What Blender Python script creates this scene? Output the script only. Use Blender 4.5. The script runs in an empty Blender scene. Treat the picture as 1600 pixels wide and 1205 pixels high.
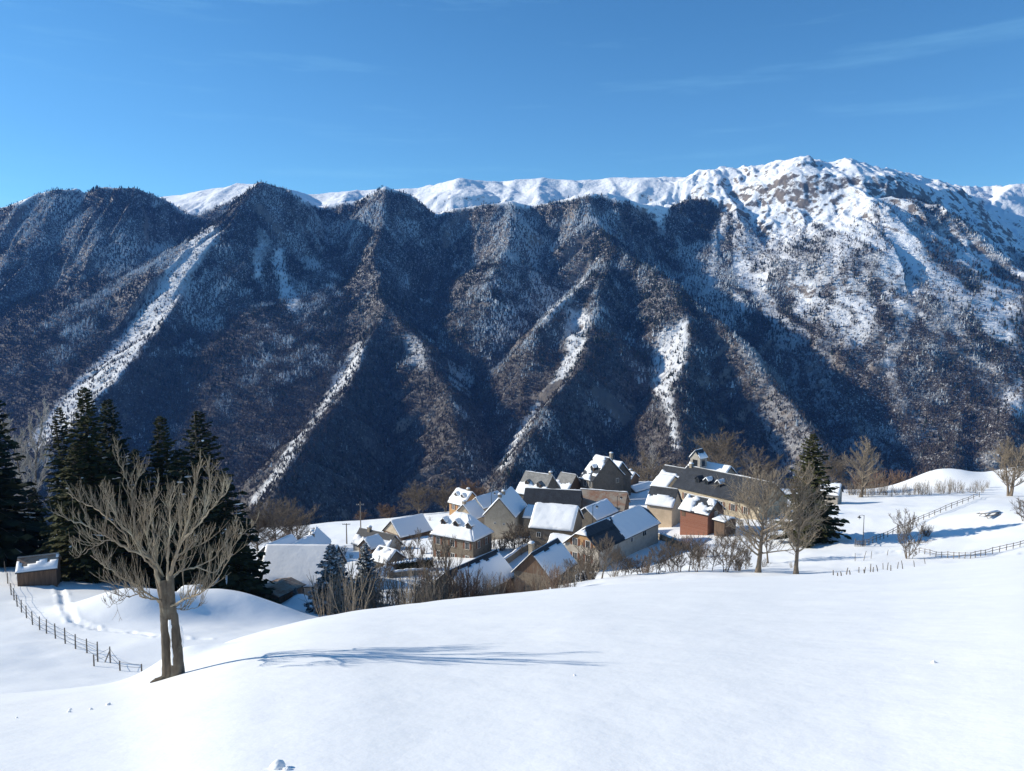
import bpy, bmesh, math, random
import numpy as np
from mathutils import Vector, Matrix

# ------------------------------------------------------------ camera, sky, sun, exposure
SC = bpy.context.scene
COL = SC.collection
FPX, CX, CY, PITCH = 1220.0, 800.0, 602.5, math.atan(122.5 / 1220.0)
SUN_AZ, SUN_EL = math.radians(78), math.radians(23)     # measured from straight ahead towards the left

cam = bpy.data.objects.new('camera', bpy.data.cameras.new('camera'))
COL.objects.link(cam)
cam.data.sensor_width = 36.0
cam.data.lens = 36.0 * FPX / 1600.0
cam.data.clip_start, cam.data.clip_end = 0.5, 60000.0
cam.rotation_euler = (math.pi / 2 - PITCH, 0, 0)
SC.camera = cam

world = bpy.data.worlds.new('World'); SC.world = world; world.use_nodes = True
wt = world.node_tree
bg = wt.nodes['Background']; bg.inputs['Strength'].default_value = 0.095
sky = wt.nodes.new('ShaderNodeTexSky'); sky.sky_type = 'NISHITA'; sky.sun_disc = False
sky.sun_elevation = SUN_EL; sky.sun_rotation = -SUN_AZ
sky.altitude = 1300; sky.air_density = 1.0; sky.dust_density = 0.35; sky.ozone_density = 2.6
# thin cirrus streaks high in the sky, laid out by direction
tc = wt.nodes.new('ShaderNodeTexCoord')
mp = wt.nodes.new('ShaderNodeMapping'); mp.inputs['Rotation'].default_value = (0.0, math.radians(-17), 0.0); mp.inputs['Scale'].default_value = (1.1, 1.0, 13.0)
nz = wt.nodes.new('ShaderNodeTexNoise'); nz.inputs['Scale'].default_value = 2.3; nz.inputs['Detail'].default_value = 6.0; nz.inputs['Roughness'].default_value = 0.62
rp = wt.nodes.new('ShaderNodeMapRange'); rp.inputs['From Min'].default_value = 0.55; rp.inputs['From Max'].default_value = 0.86; rp.inputs['To Max'].default_value = 0.30
mx = wt.nodes.new('ShaderNodeMix'); mx.data_type = 'RGBA'
mx.inputs['B'].default_value = (6.0, 6.6, 7.2, 1)
L = wt.links.new
L(tc.outputs['Generated'], mp.inputs['Vector']); L(mp.outputs[0], nz.inputs['Vector']); L(nz.outputs['Fac'], rp.inputs['Value'])
L(rp.outputs[0], mx.inputs['Factor']); L(sky.outputs[0], mx.inputs['A']); 
tint = wt.nodes.new('ShaderNodeMix'); tint.data_type = 'RGBA'; tint.blend_type = 'MULTIPLY'; tint.inputs['Factor'].default_value = 1.0
tint.inputs['B'].default_value = (0.50, 0.97, 1.16, 1)
sx = wt.nodes.new('ShaderNodeSeparateXYZ'); hr = wt.nodes.new('ShaderNodeMapRange'); hr.interpolation_type = 'SMOOTHSTEP'
for k_, v_ in (('From Min', 0.0), ('From Max', 0.36), ('To Min', 0.085), ('To Max', 0.0)): hr.inputs[k_].default_value = v_
hz = wt.nodes.new('ShaderNodeMix'); hz.data_type = 'RGBA'; hz.inputs['B'].default_value = (11.0, 9.5, 11.0, 1)
L(tc.outputs['Generated'], sx.inputs[0]); L(sx.outputs['Z'], hr.inputs['Value']); L(hr.outputs[0], hz.inputs['Factor']); L(mx.outputs['Result'], hz.inputs['A'])
L(hz.outputs['Result'], tint.inputs['A']); L(tint.outputs['Result'], bg.inputs['Color'])

sd = bpy.data.lights.new('sun', 'SUN'); sd.energy = 5.0; sd.angle = math.radians(0.5); sd.color = (1.0, 0.925, 0.79)
sun = bpy.data.objects.new('sun', sd); COL.objects.link(sun)
SUN = Vector((-math.sin(SUN_AZ) * math.cos(SUN_EL), math.cos(SUN_AZ) * math.cos(SUN_EL), math.sin(SUN_EL)))
sun.rotation_euler = SUN.to_track_quat('Z', 'Y').to_euler()
SC.view_settings.view_transform = 'Standard'; SC.view_settings.look = 'None'
SC.view_settings.exposure = 0.5; SC.view_settings.gamma = 1.0; SC.view_settings.use_curve_mapping = False
SC.cycles.max_bounces = 4; SC.cycles.diffuse_bounces = 3; SC.cycles.glossy_bounces = 1; SC.cycles.transmission_bounces = 1
SC.cycles.transparent_max_bounces = 4; SC.cycles.volume_bounces = 0; SC.cycles.caustics_reflective = False; SC.cycles.caustics_refractive = False

# ------------------------------------------------------------ pixel <-> world
CP, SP = math.cos(PITCH), math.sin(PITCH)
def ray(px, py):
    """direction with Y = 1 of the photograph's pixel"""
    a, b = (px - CX) / FPX, (CY - py) / FPX
    y = CP + b * SP; z = -SP + b * CP
    return a / y, z / y
def at(px, py, Y):
    u, v = ray(px, py)
    return Vector((u * Y, Y, v * Y))
def proj(X, Y, Z):
    d = Y * CP - Z * SP; up = Y * SP + Z * CP
    return CX + FPX * X / d, CY - FPX * up / d

# ------------------------------------------------------------ noise
def _hash(ix, iy, seed):
    h = (ix.astype(np.int64) * 374761393 + iy.astype(np.int64) * 668265263 + seed * 974711) & 0xffffffff
    h = ((h ^ (h >> 13)) * 1274126177) & 0xffffffff
    return ((h ^ (h >> 16)) & 0xffff) / 65535.0
def vnoise(x, y, seed=0):
    x = np.asarray(x, float); y = np.asarray(y, float)
    ix, iy = np.floor(x), np.floor(y); fx, fy = x - ix, y - iy
    fx = fx * fx * fx * (fx * (fx * 6 - 15) + 10); fy = fy * fy * fy * (fy * (fy * 6 - 15) + 10)
    a, b = _hash(ix, iy, seed), _hash(ix + 1, iy, seed); c, d = _hash(ix, iy + 1, seed), _hash(ix + 1, iy + 1, seed)
    return (a + (b - a) * fx) * (1 - fy) + (c + (d - c) * fx) * fy
def fbm(x, y, octv=4, seed=0, gain=0.5):
    s, amp, tot = 0, 1.0, 0
    for i in range(octv):
        s = s + amp * (vnoise(x * 2 ** i + 17.3 * i, y * 2 ** i - 9.1 * i, seed + i) * 2 - 1); tot += amp; amp *= gain
    return s / tot
def sstep(a, b, x):
    t = np.clip((x - a) / (b - a), 0, 1); return t * t * (3 - 2 * t)

# ------------------------------------------------------------ object helpers
def link(o): COL.objects.link(o); return o
def tag(o, label=None, cat=None, group=None, kind=None):
    if label: o['label'] = label
    if cat: o['category'] = cat
    if group: o['group'] = group
    if kind: o['kind'] = kind
    return o
def empty(name, loc, rz=0.0, label=None, cat=None, group=None):
    o = bpy.data.objects.new(name, None); o.location = loc; o.rotation_euler = (0, 0, rz); o.empty_display_size = 0.3
    link(o); return tag(o, label, cat, group)
def np_mesh(name, verts, faces, mat, smooth=True, attrs=None):
    """fast mesh from arrays; faces is (n,3) or (n,4)"""
    verts = np.asarray(verts, np.float32); faces = np.asarray(faces, np.int32)
    me = bpy.data.meshes.new(name); n, k = faces.shape
    me.vertices.add(len(verts)); me.vertices.foreach_set('co', verts.ravel())
    me.loops.add(n * k); me.loops.foreach_set('vertex_index', faces.ravel())
    me.polygons.add(n); me.polygons.foreach_set('loop_start', np.arange(0, n * k, k, dtype=np.int32))
    me.polygons.foreach_set('use_smooth', np.full(n, smooth, dtype=bool))
    for an, av in (attrs or {}).items():
        a = me.attributes.new(an, 'FLOAT', 'POINT'); a.data.foreach_set('value', np.asarray(av, np.float32))
    me.update(calc_edges=True)
    if mat: me.materials.append(mat)
    return me
def grid_faces(nr, nc):
    i = np.arange(nr - 1)[:, None] * nc + np.arange(nc - 1)[None, :]
    return np.stack([i, i + 1, i + nc + 1, i + nc], -1).reshape(-1, 4)

# ------------------------------------------------------------ material helpers
class NT:
    def __init__(self, name):
        self.m = bpy.data.materials.new(name); self.m.use_nodes = True; self.t = self.m.node_tree
        self.b = self.t.nodes['Principled BSDF']; self.b.inputs['Specular IOR Level'].default_value = 0.25
    def n(self, typ, **kw):
        x = self.t.nodes.new('ShaderNode' + typ)
        for k, v in kw.items(): setattr(x, k, v)
        return x
    def l(self, a, b): self.t.links.new(a, b)
    def noise(self, scale, detail=4, rough=0.55, vec=None, stretch=None):
        x = self.n('TexNoise'); x.inputs['Scale'].default_value = scale; x.inputs['Detail'].default_value = detail; x.inputs['Roughness'].default_value = rough
        if vec is None:
            vec = self.n('TexCoord').outputs['Object']
        if stretch:
            mp_ = self.n('Mapping'); mp_.inputs['Scale'].default_value = stretch; self.l(vec, mp_.inputs['Vector']); vec = mp_.outputs[0]
        self.l(vec, x.inputs['Vector']); return x.outputs['Fac']
    def rng(self, v, a, b, c=0.0, d=1.0):
        x = self.n('MapRange'); self.l(v, x.inputs['Value'])
        for k, val in zip(('From Min', 'From Max', 'To Min', 'To Max'), (a, b, c, d)): x.inputs[k].default_value = val
        return x.outputs[0]
    def mix(self, f, a, b):
        x = self.n('Mix', data_type='RGBA')
        for s, v in (('Factor', f), ('A', a), ('B', b)):
            if isinstance(v, (int, float)): x.inputs[s].default_value = v
            elif isinstance(v, tuple): x.inputs[s].default_value = (*v, 1)
            else: self.l(v, x.inputs[s])
        return x.outputs['Result']
    def math(self, op, a, b=None):
        x = self.n('Math', operation=op)
        for i, v in enumerate((a, b)):
            if v is None: continue
            if isinstance(v, (int, float)): x.inputs[i].default_value = v
            else: self.l(v, x.inputs[i])
        return x.outputs[0]
    def attr(self, name): return self.n('Attribute', attribute_name=name).outputs['Fac']
    def col(self, c):
        if isinstance(c, tuple): self.b.inputs['Base Color'].default_value = (*c, 1)
        else: self.l(c, self.b.inputs['Base Color'])
    def rough(self, r):
        if isinstance(r, (int, float)): self.b.inputs['Roughness'].default_value = r
        else: self.l(r, self.b.inputs['Roughness'])
    def bump(self, h, strength=0.3, dist=0.1):
        x = self.n('Bump'); x.inputs['Strength'].default_value = strength; x.inputs['Distance'].default_value = dist
        self.l(h, x.inputs['Height']); self.l(x.outputs[0], self.b.inputs['Normal'])
# ------------------------------------------------------------ near ground: foreground knoll + village shelf
CREST = np.array([(-700, 1150, 16), (-300, 1108, 18), (0, 1086, 20), (90, 1078, 21), (180, 1068, 21.5), (240, 1053, 22), (290, 1032, 24), (370, 999, 29),
                  (480, 968, 37), (560, 953, 43), (700, 937, 54), (900, 917, 68), (1080, 906, 80), (1245, 899, 92), (1400, 889, 103),
                  (1500, 879, 110), (1600, 866, 116), (1800, 846, 122), (2300, 815, 130)], float)
_cu = np.array([ray(p[0], p[1])[0] for p in CREST]); _cv = np.array([ray(p[0], p[1])[1] for p in CREST]); _cd = CREST[:, 2]
_fu = np.linspace(-2.6, 2.6, 800)
def _smooth(a, k=9):
    w = np.hanning(k + 2)[1:-1]; w /= w.sum(); return np.convolve(np.pad(a, k // 2, mode='edge'), w, 'valid')
_fv = _smooth(np.interp(_fu, _cu, _cv), 15); _fd = np.exp(_smooth(np.interp(_fu, _cu, np.log(_cd)), 41))
HB = 2.1
def z_knoll(X, Y):
    u = X / np.maximum(Y, 0.5); u = np.clip(u, -2.5, 2.5)
    a = -np.interp(u, _fu, _fv); dc = np.interp(u, _fu, _fd)
    h = HB
    s = a - 2 * h / dc; k = h / dc ** 2
    z = -h - s * Y - k * Y * Y - 0.012 * np.maximum(Y - dc * 1.02, 0) ** 1.7
    bt = at(285, 1048, 21.8); z = z + 0.42 * np.exp(-((X - bt.x) / 0.9) ** 2 - ((Y - bt.y) / 1.3) ** 2)
    z += 0.10 * fbm(X / 9, Y / 9, 3, 5) * np.clip(Y / 30, 0.2, 1) + 0.02 * fbm(X / 1.7, Y / 1.7, 3, 6)
    return z
PTS = [(-300, 1020, 58), (-200, 920, 92), (0, 1078, 45), (0, 1000, 62), (0, 905, 98), (60, 914, 95), (0, 860, 128), (150, 1042, 57), (222, 1048, 57), (100, 1000, 68),
       (300, 1012, 62), (200, 990, 68), (120, 968, 77), (330, 985, 72), (420, 985, 80), (490, 980, 90), (350, 950, 92), (450, 955, 104), (250, 925, 98), (100, 885, 112), (-150, 850, 130),
       (440, 938, 120), (480, 945, 122), (560, 925, 122), (620, 905, 128), (700, 945, 108), (800, 938, 114), (806, 926, 128), (765, 940, 121), (861, 934, 122), (900, 916, 131), (735, 950, 114), (880, 908, 115), (1000, 897, 118), (1080, 890, 122), (1180, 895, 108), (1245, 897, 108),
       (740, 872, 150), (650, 878, 152), (600, 862, 165), (540, 848, 195), (505, 818, 235), (620, 808, 235), (655, 812, 218), (710, 815, 205), (790, 806, 205), (850, 845, 165), (900, 865, 148), (960, 882, 142),
       (1030, 850, 155), (870, 795, 215), (960, 785, 220), (1020, 775, 230), (1100, 765, 235), (1000, 752, 255), (1050, 835, 165), (1100, 835, 160), (1135, 825, 165), (1200, 800, 180), (1300, 788, 195),
       (1300, 862, 135), (1350, 852, 138), (1420, 845, 140), (1550, 840, 132), (1600, 852, 122), (1440, 872, 121), (1600, 800, 148), (1530, 778, 188), (1400, 776, 205), (1590, 774, 195), (1700, 780, 180),
       (1700, 840, 120), (2000, 800, 130), (2100, 770, 180)]
def _w(p): v = at(*p); return (v.x, v.y, v.z)
_P = np.array([_w(p) for p in PTS] + [(-260, 260, -75), (-150, 290, -86), (-60, 300, -90), (20, 310, -88), (80, 300, -78), (140, 275, -66), (200, 250, -55), (260, 230, -46),
                                       (-220, 150, -52), (-160, 60, -34), (-90, 40, -24), (-60, 25, -17), (200, 120, -28), (160, 60, -12), (260, 170, -36)], float)
def _tps(P, lam=60.0):
    n = len(P); d = np.hypot(P[:, None, 0] - P[None, :, 0], P[:, None, 1] - P[None, :, 1]); 
    K = np.where(d > 0, d * d * np.log(d + 1e-9), 0) + lam * np.eye(n)
    A = np.zeros((n + 3, n + 3)); A[:n, :n] = K; A[:n, n] = 1; A[:n, n + 1:] = P[:, :2]; A[n:, :n] = A[:n, n:].T
    return np.linalg.solve(A, np.concatenate([P[:, 2], np.zeros(3)]))
_W = _tps(_P)
def z_shelf(X, Y):
    X0 = np.asarray(X, float); X = np.clip(X0, -240, 280); Y = np.asarray(Y, float); sh = X.shape; x = X.ravel(); y = Y.ravel(); z = _W[len(_P)] + _W[len(_P) + 1] * x + _W[len(_P) + 2] * y
    for i, p in enumerate(_P):
        d2 = (x - p[0]) ** 2 + (y - p[1]) ** 2; z = z + _W[i] * 0.5 * d2 * np.log(d2 + 1e-9)
    z = z.reshape(sh) - 0.25 * np.abs(X0 - X)
    # the shelf breaks off into the valley
    edge = np.interp(X, [-400, -160, -95, -60, -20, 30, 80, 140, 220, 400], [235, 215, 232, 262, 262, 262, 268, 262, 250, 230]) + 10 * fbm(X / 40, Y / 40, 2, 8)
    z = z - 0.55 * np.maximum(Y - edge, 0) - 0.004 * np.maximum(Y - edge, 0) ** 2
    # hummocks: knoll beyond the right field, buried heap and drift by the hut, snow bank in the yard
    def hum(px, py, Yd, h, rx, ry):
        c = at(px, py, Yd); return h * np.exp(-((X - c.x) / rx) ** 2 - ((Y - c.y) / ry) ** 2)
    z = z + hum(1475, 765, 232, 6.5, 12, 12) + hum(1600, 770, 225, 6.5, 10, 14)
    z = z + hum(212, 972, 80, 3.0, 6.6, 4.4) + hum(365, 985, 88, 3.2, 9.5, 6) + hum(470, 935, 112, 2.0, 2.2, 3.0) + hum(1560, 805, 150, 1.0, 9, 4)
    z = z + 0.35 * fbm(X / 14, Y / 14, 3, 11) + 0.10 * fbm(X / 3.5, Y / 3.5, 2, 12)
    return z
# buildings level the ground under them; filled in before the mesh is made
PADS = []
def ground_raw(X, Y):
    dc = np.interp(np.clip(X / np.maximum(Y, 0.5), -2.5, 2.5), _fu, _fd)
    return np.maximum(z_knoll(X, Y), z_shelf(X, Y) - 3.0 * np.maximum(dc - Y, 0))
TRACK = []      # trodden paths: polylines in plan (x, y), width, depth
def ground(X, Y):
    X = np.asarray(X, float); Y = np.asarray(Y, float); z = ground_raw(X, Y)
    for (pts, w, dep) in TRACK:
        for (a, b) in zip(pts[:-1], pts[1:]):
            ax, ay = a; bx, by = b; l2 = (bx - ax) ** 2 + (by - ay) ** 2
            t = np.clip(((X - ax) * (bx - ax) + (Y - ay) * (by - ay)) / l2, 0, 1)
            d = np.hypot(X - ax - t * (bx - ax), Y - ay - t * (by - ay))
            n = vnoise(X / 0.45, Y / 0.45, 31)
            z = z - dep * np.exp(-(d / w) ** 2) * (0.35 + 1.1 * n) + dep * 0.7 * np.exp(-((d - 1.5 * w) / (0.6 * w)) ** 2) * n
    return z
def gz(x, y): return float(ground(np.array([x]), np.array([y]))[0])
def hit(px, py, y0=4.0, y1=420.0):
    """where the photograph's pixel meets the ground"""
    u, v = ray(px, py); Y = np.concatenate([np.linspace(y0, 40, 300), np.linspace(40.2, y1, 1200)])
    z = ground(u * Y, Y); i = np.argmax(z >= v * Y)
    if z[i] < v * Y[i]: i = len(Y) - 1
    lo, hi = Y[max(i - 1, 0)], Y[i]
    for _ in range(12):
        m = (lo + hi) / 2
        if gz(u * m, m) >= v * m: hi = m
        else: lo = m
    return Vector((u * hi, hi, gz(u * hi, hi)))

def mat_snow():
    s = NT('snow')
    c = s.mix(s.rng(s.noise(0.25, 3), 0.35, 0.7), (0.90, 0.91, 0.915), (0.865, 0.88, 0.89)); s.col(c); s.rough(0.55); s.b.inputs['Specular IOR Level'].default_value = 0.15
    h = s.math('ADD', s.math('MULTIPLY', s.noise(1.3, 5, 0.6), 1.0), s.math('MULTIPLY', s.noise(9.0, 3, 0.6), 0.05)); s.bump(h, 0.22, 0.12)
    return s.m
_tk = [hit(*p) for p in ((86, 905), (98, 930), (102, 948), (115, 970), (150, 983), (204, 988), (249, 994), (287, 997), (322, 999))]
TRACK.append(([(p.x, p.y) for p in _tk], 0.40, 0.19))
_tk2 = [hit(*p) for p in ((1300, 872), (1350, 866), (1400, 862), (1440, 858))]
TRACK.append(([(p.x, p.y) for p in _tk2], 0.7, 0.25))
M_SNOW = mat_snow()
def build_near():
    r = np.concatenate([np.linspace(0.0, 8, 14)[:-1], np.geomspace(8, 420, 560)])
    u = np.concatenate([np.linspace(-2.4, -0.8, 70)[:-1], np.linspace(-0.8, 0.8, 620), np.linspace(0.8, 2.4, 70)[1:]])
    Yg = np.repeat(r[:, None], len(u), 1); Xg = u[None, :] * np.maximum(Yg, 3.0)
    Z = ground(Xg, Yg)
    v = np.stack([Xg, Yg, Z], -1).reshape(-1, 3)
    me = np_mesh('snow_field', v, grid_faces(len(r), len(u)), M_SNOW)
    o = link(bpy.data.objects.new('snow_ground', me)); tag(o, 'snow covered meadow and village ground', 'ground', kind='structure'); return o
build_near()
# ------------------------------------------------------------ the mountain range across the valley
def rl(pts, sl=1.0, sr=None, flute=0.35, fs=60.0, brk=0.0):
    return dict(p=np.array([tuple(at(a, b, 1300 + (Y - 1350) * 1.6)) for a, b, Y in pts]), sl=sl, sr=sr or sl, flute=flute, fs=fs, brk=brk)
RIDGES = [
 # far skyline: smooth snow ridge
 rl([(-700, 330, 2500), (-400, 340, 2500), (-220, 345, 2560), (-110, 340, 2650), (-40, 338, 2750), (35, 316, 2850), (130, 306, 2900), (240, 310, 2900), (285, 306, 2800), (330, 296, 2760), (372, 289, 2740), (405, 287, 2720), (480, 303, 2850), (560, 298, 2880), (650, 293, 2880), (720, 281, 2820),
     (790, 285, 2900), (810, 280, 2850), (850, 280, 2840), (900, 283, 2850), (960, 279, 2830), (1050, 276, 2800), (1110, 268, 2780), (1180, 262, 2740), (1250, 248, 2660), (1275, 254, 2650), (1300, 256, 2660), (1325, 250, 2640),
     (1380, 265, 2700), (1415, 267, 2850), (1440, 284, 3000), (1470, 291, 3200), (1500, 292, 3300), (1550, 291, 3300), (1592, 286, 3200), (1650, 291, 3150), (1800, 285, 3000), (2200, 300, 2800)], 0.5, flute=0.4, fs=150, brk=0.6),
 # snowy buttress under the skyline
 rl([(720, 281, 2820), (712, 300, 2740), (705, 325, 2640)], 0.62, flute=0.1),
 rl([(372, 289, 2740), (345, 300, 2680), (300, 326, 2580)], 0.6, flute=0.1),
 rl([(1592, 286, 3200), (1560, 310, 3000), (1535, 335, 2850)], 0.6, flute=0.1),
 # broad open face of the right massif
 rl([(1090, 270, 2790), (1130, 266, 2765), (1180, 263, 2740), (1250, 249, 2660), (1300, 257, 2660), (1340, 258, 2660), (1385, 270, 2640), (1440, 300, 2560)], 0.80, flute=0.9, fs=75),
 rl([(850, 280, 2840), (838, 296, 2740), (845, 312, 2650)], 0.6, flute=0.2),
 rl([(950, 279, 2830), (962, 296, 2720), (955, 305, 2640)], 0.65, flute=0.3),
 rl([(560, 298, 2880), (540, 306, 2780), (530, 318, 2690)], 0.5, flute=0.2),
 rl([(795, 285, 2900), (800, 300, 2760), (790, 312, 2680)], 0.6, flute=0.2),
 # forested fronts below the snow
 rl([(-120, 345, 2450), (20, 322, 2520), (60, 303, 2500), (92, 297, 2490), (135, 302, 2510), (155, 293, 2490), (215, 295, 2480), (245, 305, 2500), (268, 318, 2520)], 1.25),
 rl([(405, 287, 2440), (440, 293, 2460), (462, 306, 2490), (495, 322, 2540), (560, 313, 2530), (600, 295, 2490), (640, 303, 2500), (672, 335, 2560), (720, 326, 2500), (760, 319, 2480), (800, 316, 2470), (832, 323, 2480),
     (900, 307, 2440), (950, 301, 2440), (1000, 318, 2450), (1040, 324, 2480), (1075, 314, 2520), (1112, 313, 2560)], 1.25),
 # spurs, from left to right
 rl([(120, 296, 2500), (40, 410, 2330), (-60, 540, 2100), (-170, 640, 1800), (-260, 780, 1500)], 1.10),
 rl([(-220, 345, 2560), (-300, 390, 2350), (-400, 440, 2000), (-500, 600, 1700)], 1.05),  # unseen spur left of view, added to throw shade on neighbouring slopes
 rl([(405, 287, 2440), (380, 318, 2390), (348, 360, 2300), (303, 428, 2190), (262, 488, 2070), (212, 562, 1880), (150, 632, 1730), (85, 706, 1560), (30, 790, 1350)], 0.80, 1.0),
 rl([(600, 295, 2490), (596, 350, 2380), (586, 400, 2260), (592, 450, 2130), (600, 480, 2050), (576, 535, 1920), (546, 598, 1790), (500, 662, 1610), (446, 745, 1430), (408, 805, 1320)], 1.10, 1.00),
 rl([(600, 480, 2050), (660, 540, 1920), (700, 610, 1760), (720, 690, 1600)], 0.95, 1.00),
 rl([(800, 316, 2470), (790, 380, 2300), (760, 450, 2130)], 0.85),
 rl([(900, 307, 2440), (930, 350, 2330), (965, 392, 2200), (905, 448, 2060), (868, 482, 1980), (835, 520, 1900)], 1.10, 0.95),
 rl([(965, 392, 2200), (935, 440, 2070), (928, 500, 1920), (908, 570, 1780), (852, 645, 1640), (806, 728, 1480), (780, 795, 1360)], 1.10, 1.00),
 rl([(965, 392, 2200), (1010, 415, 2120), (1060, 450, 2010), (1130, 510, 1890), (1200, 590, 1750), (1255, 665, 1640), (1300, 740, 1500)], 1.00, 1.10),
 rl([(1050, 445, 2020), (1076, 490, 1910), (1074, 560, 1800), (1060, 625, 1660), (1064, 692, 1540), (1084, 780, 1380)], 0.90, 1.05),
 # right massif: ribs
 rl([(1050, 276, 2800), (1040, 310, 2640), (1060, 345, 2520), (1078, 390, 2400), (1100, 445, 2300)], 0.62, 1.15, 0.4),
 rl([(1130, 265, 2770), (1128, 300, 2600), (1150, 325, 2500), (1182, 400, 2340), (1200, 470, 2230), (1190, 520, 2120)], 0.62, 1.15, 0.4),
 rl([(1180, 262, 2740), (1200, 310, 2560), (1222, 350, 2450), (1232, 420, 2310)], 0.62, 1.15, 0.4),
 rl([(1275, 254, 2650), (1290, 290, 2520), (1330, 300, 2460), (1368, 310, 2400), (1338, 365, 2300), (1300, 425, 2180), (1258, 485, 2070), (1225, 520, 2010)], 0.62, 1.15, 0.4),
 rl([(1325, 250, 2640), (1345, 285, 2480), (1368, 310, 2400), (1400, 345, 2330), (1428, 385, 2240), (1430, 450, 2120), (1408, 520, 2010), (1388, 585, 1910), (1400, 650, 1800)], 0.62, 1.15, 0.4),
 rl([(1300, 425, 2180), (1335, 480, 2070), (1330, 530, 1990)], 0.62, 1.15, 0.4),
 rl([(1368, 310, 2400), (1430, 308, 2400), (1480, 330, 2340), (1540, 382, 2230), (1600, 425, 2140), (1680, 480, 2020)], 0.95, 1.0),
 rl([(1480, 330, 2340), (1530, 410, 2180), (1565, 470, 2060), (1590, 530, 1960), (1560, 560, 1900)], 0.62, 1.15, 0.4),
 rl([(1430, 450, 2120), (1490, 530, 1930), (1510, 590, 1830), (1490, 680, 1680), (1480, 760, 1500)], 0.62, 1.15, 0.4),
 rl([(1680, 480, 2020), (1620, 570, 1850), (1580, 630, 1730), (1560, 700, 1600)], 0.62, 1.15, 0.4),
 rl([(1230, 520, 2010), (1280, 590, 1880), (1330, 650, 1760), (1370, 740, 1560)], 0.62, 1.15, 0.4),
]
def mountain_z(X, Y):
    sh = X.shape; x = X.ravel(); y = Y.ravel()
    wx = x + 16 * fbm(x / 130, y / 130, 3, 41) ; wy = y + 16 * fbm(x / 130, y / 130, 3, 47)
    base = -520 + 0.05 * np.maximum(y - 900, 0)
    K = 9.0
    acc = np.full(x.shape, -1e9); hit_d = np.full(x.shape, 1e9)
    for ri, R in enumerate(RIDGES):
        P = R['p']; s0 = 0.0; best = np.full(x.shape, -1e9)
        for a, b in zip(P[:-1], P[1:]):
            d = b - a; l = math.hypot(d[0], d[1]); t = ((wx - a[0]) * d[0] + (wy - a[1]) * d[1]) / (l * l); tc_ = np.clip(t, 0, 1)
            ex = wx - a[0] - tc_ * d[0]; ey = wy - a[1] - tc_ * d[1]; dist = np.hypot(ex, ey)
            side = d[0] * ey - d[1] * ex            # > 0: left of the way down
            sl = np.where(side > 0, R['sr'], R['sl'])
            s = (s0 + np.clip(t, -0.3, 1.3) * l) / R['fs']
            fl = R['flute'] * (vnoise(s + 0.25 * vnoise(x / 60, y / 60, 3), np.full_like(s, ri * 7.7) + dist / 400, 60 + ri) * 2 - 1)
            fl = fl + 0.55 * R['flute'] * (vnoise(s * 2.7 + 0.5 * vnoise(x / 35, y / 35, 5), np.full_like(s, ri * 3.3) + dist / 250, 160 + ri) * 2 - 1)
            z = a[2] + tc_ * d[2] - sl * (np.sqrt(dist * dist + 64) - 8 + fl * np.minimum(dist, 75 + 0.15 * dist)) - R['brk'] * np.maximum(dist - 230, 0)
            best = np.maximum(best, z); s0 += l
        m = np.maximum(acc, best); acc = m + K * np.log1p(np.exp(-np.abs(acc - best) / K)) - 0
    z = np.maximum(acc, base) 
    crag = sstep(0.14, 0.24, x / y) * sstep(60, 330, z)
    z = z + 0.62 * crag * (46 * (0.35 - np.abs(fbm(x / 75 + 0.6 * fbm(x / 120, y / 120, 2, 85), y / 300, 3, 83))) + 14 * (0.4 - np.abs(fbm(x / 50, y / 60, 4, 86))) + 5 * fbm(x / 20, y / 20, 3, 84) - 8)
    z = z + 5 * fbm(x / 70, y / 70, 4, 71) + 1.5 * (1 - 2 * np.abs(fbm(x / 22, y / 22, 3, 77)))
    return z.reshape(sh)
def build_mountain_grid():
    u = np.concatenate([np.linspace(-1.5, -0.72, 200)[:-1], np.linspace(-0.72, 0.72, 860), np.linspace(0.72, 1.1, 80)[1:]])
    Y = np.concatenate([np.linspace(330, 1250, 50)[:-1], np.linspace(1250, 3700, 500), np.geomspace(3707, 6000, 80)[1:]])
    Yg = np.repeat(Y[:, None], len(u), 1); Xg = u[None, :] * Yg
    Z = mountain_z(Xg, Yg)
    # valley side nearest the village
    Z = np.where(Yg < 900, np.minimum(Z, -120 - (Yg - 330) * 0.35 + 0 * Z), Z)
    return u, Y, Xg, Yg, Z
GU, GY, GX_, GY_, GZ = build_mountain_grid()
def mz(x, y):
    """height of the mountain mesh at world x, y (bilinear on its own grid)"""
    u = x / y; i = np.clip(np.searchsorted(GU, u) - 1, 0, len(GU) - 2); j = np.clip(np.searchsorted(GY, y) - 1, 0, len(GY) - 2)
    a = np.clip((u - GU[i]) / (GU[i + 1] - GU[i]), 0, 1); b = np.clip((y - GY[j]) / (GY[j + 1] - GY[j]), 0, 1)
    return (GZ[j, i] * (1 - a) + GZ[j, i + 1] * a) * (1 - b) + (GZ[j + 1, i] * (1 - a) + GZ[j + 1, i + 1] * a) * b
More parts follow.
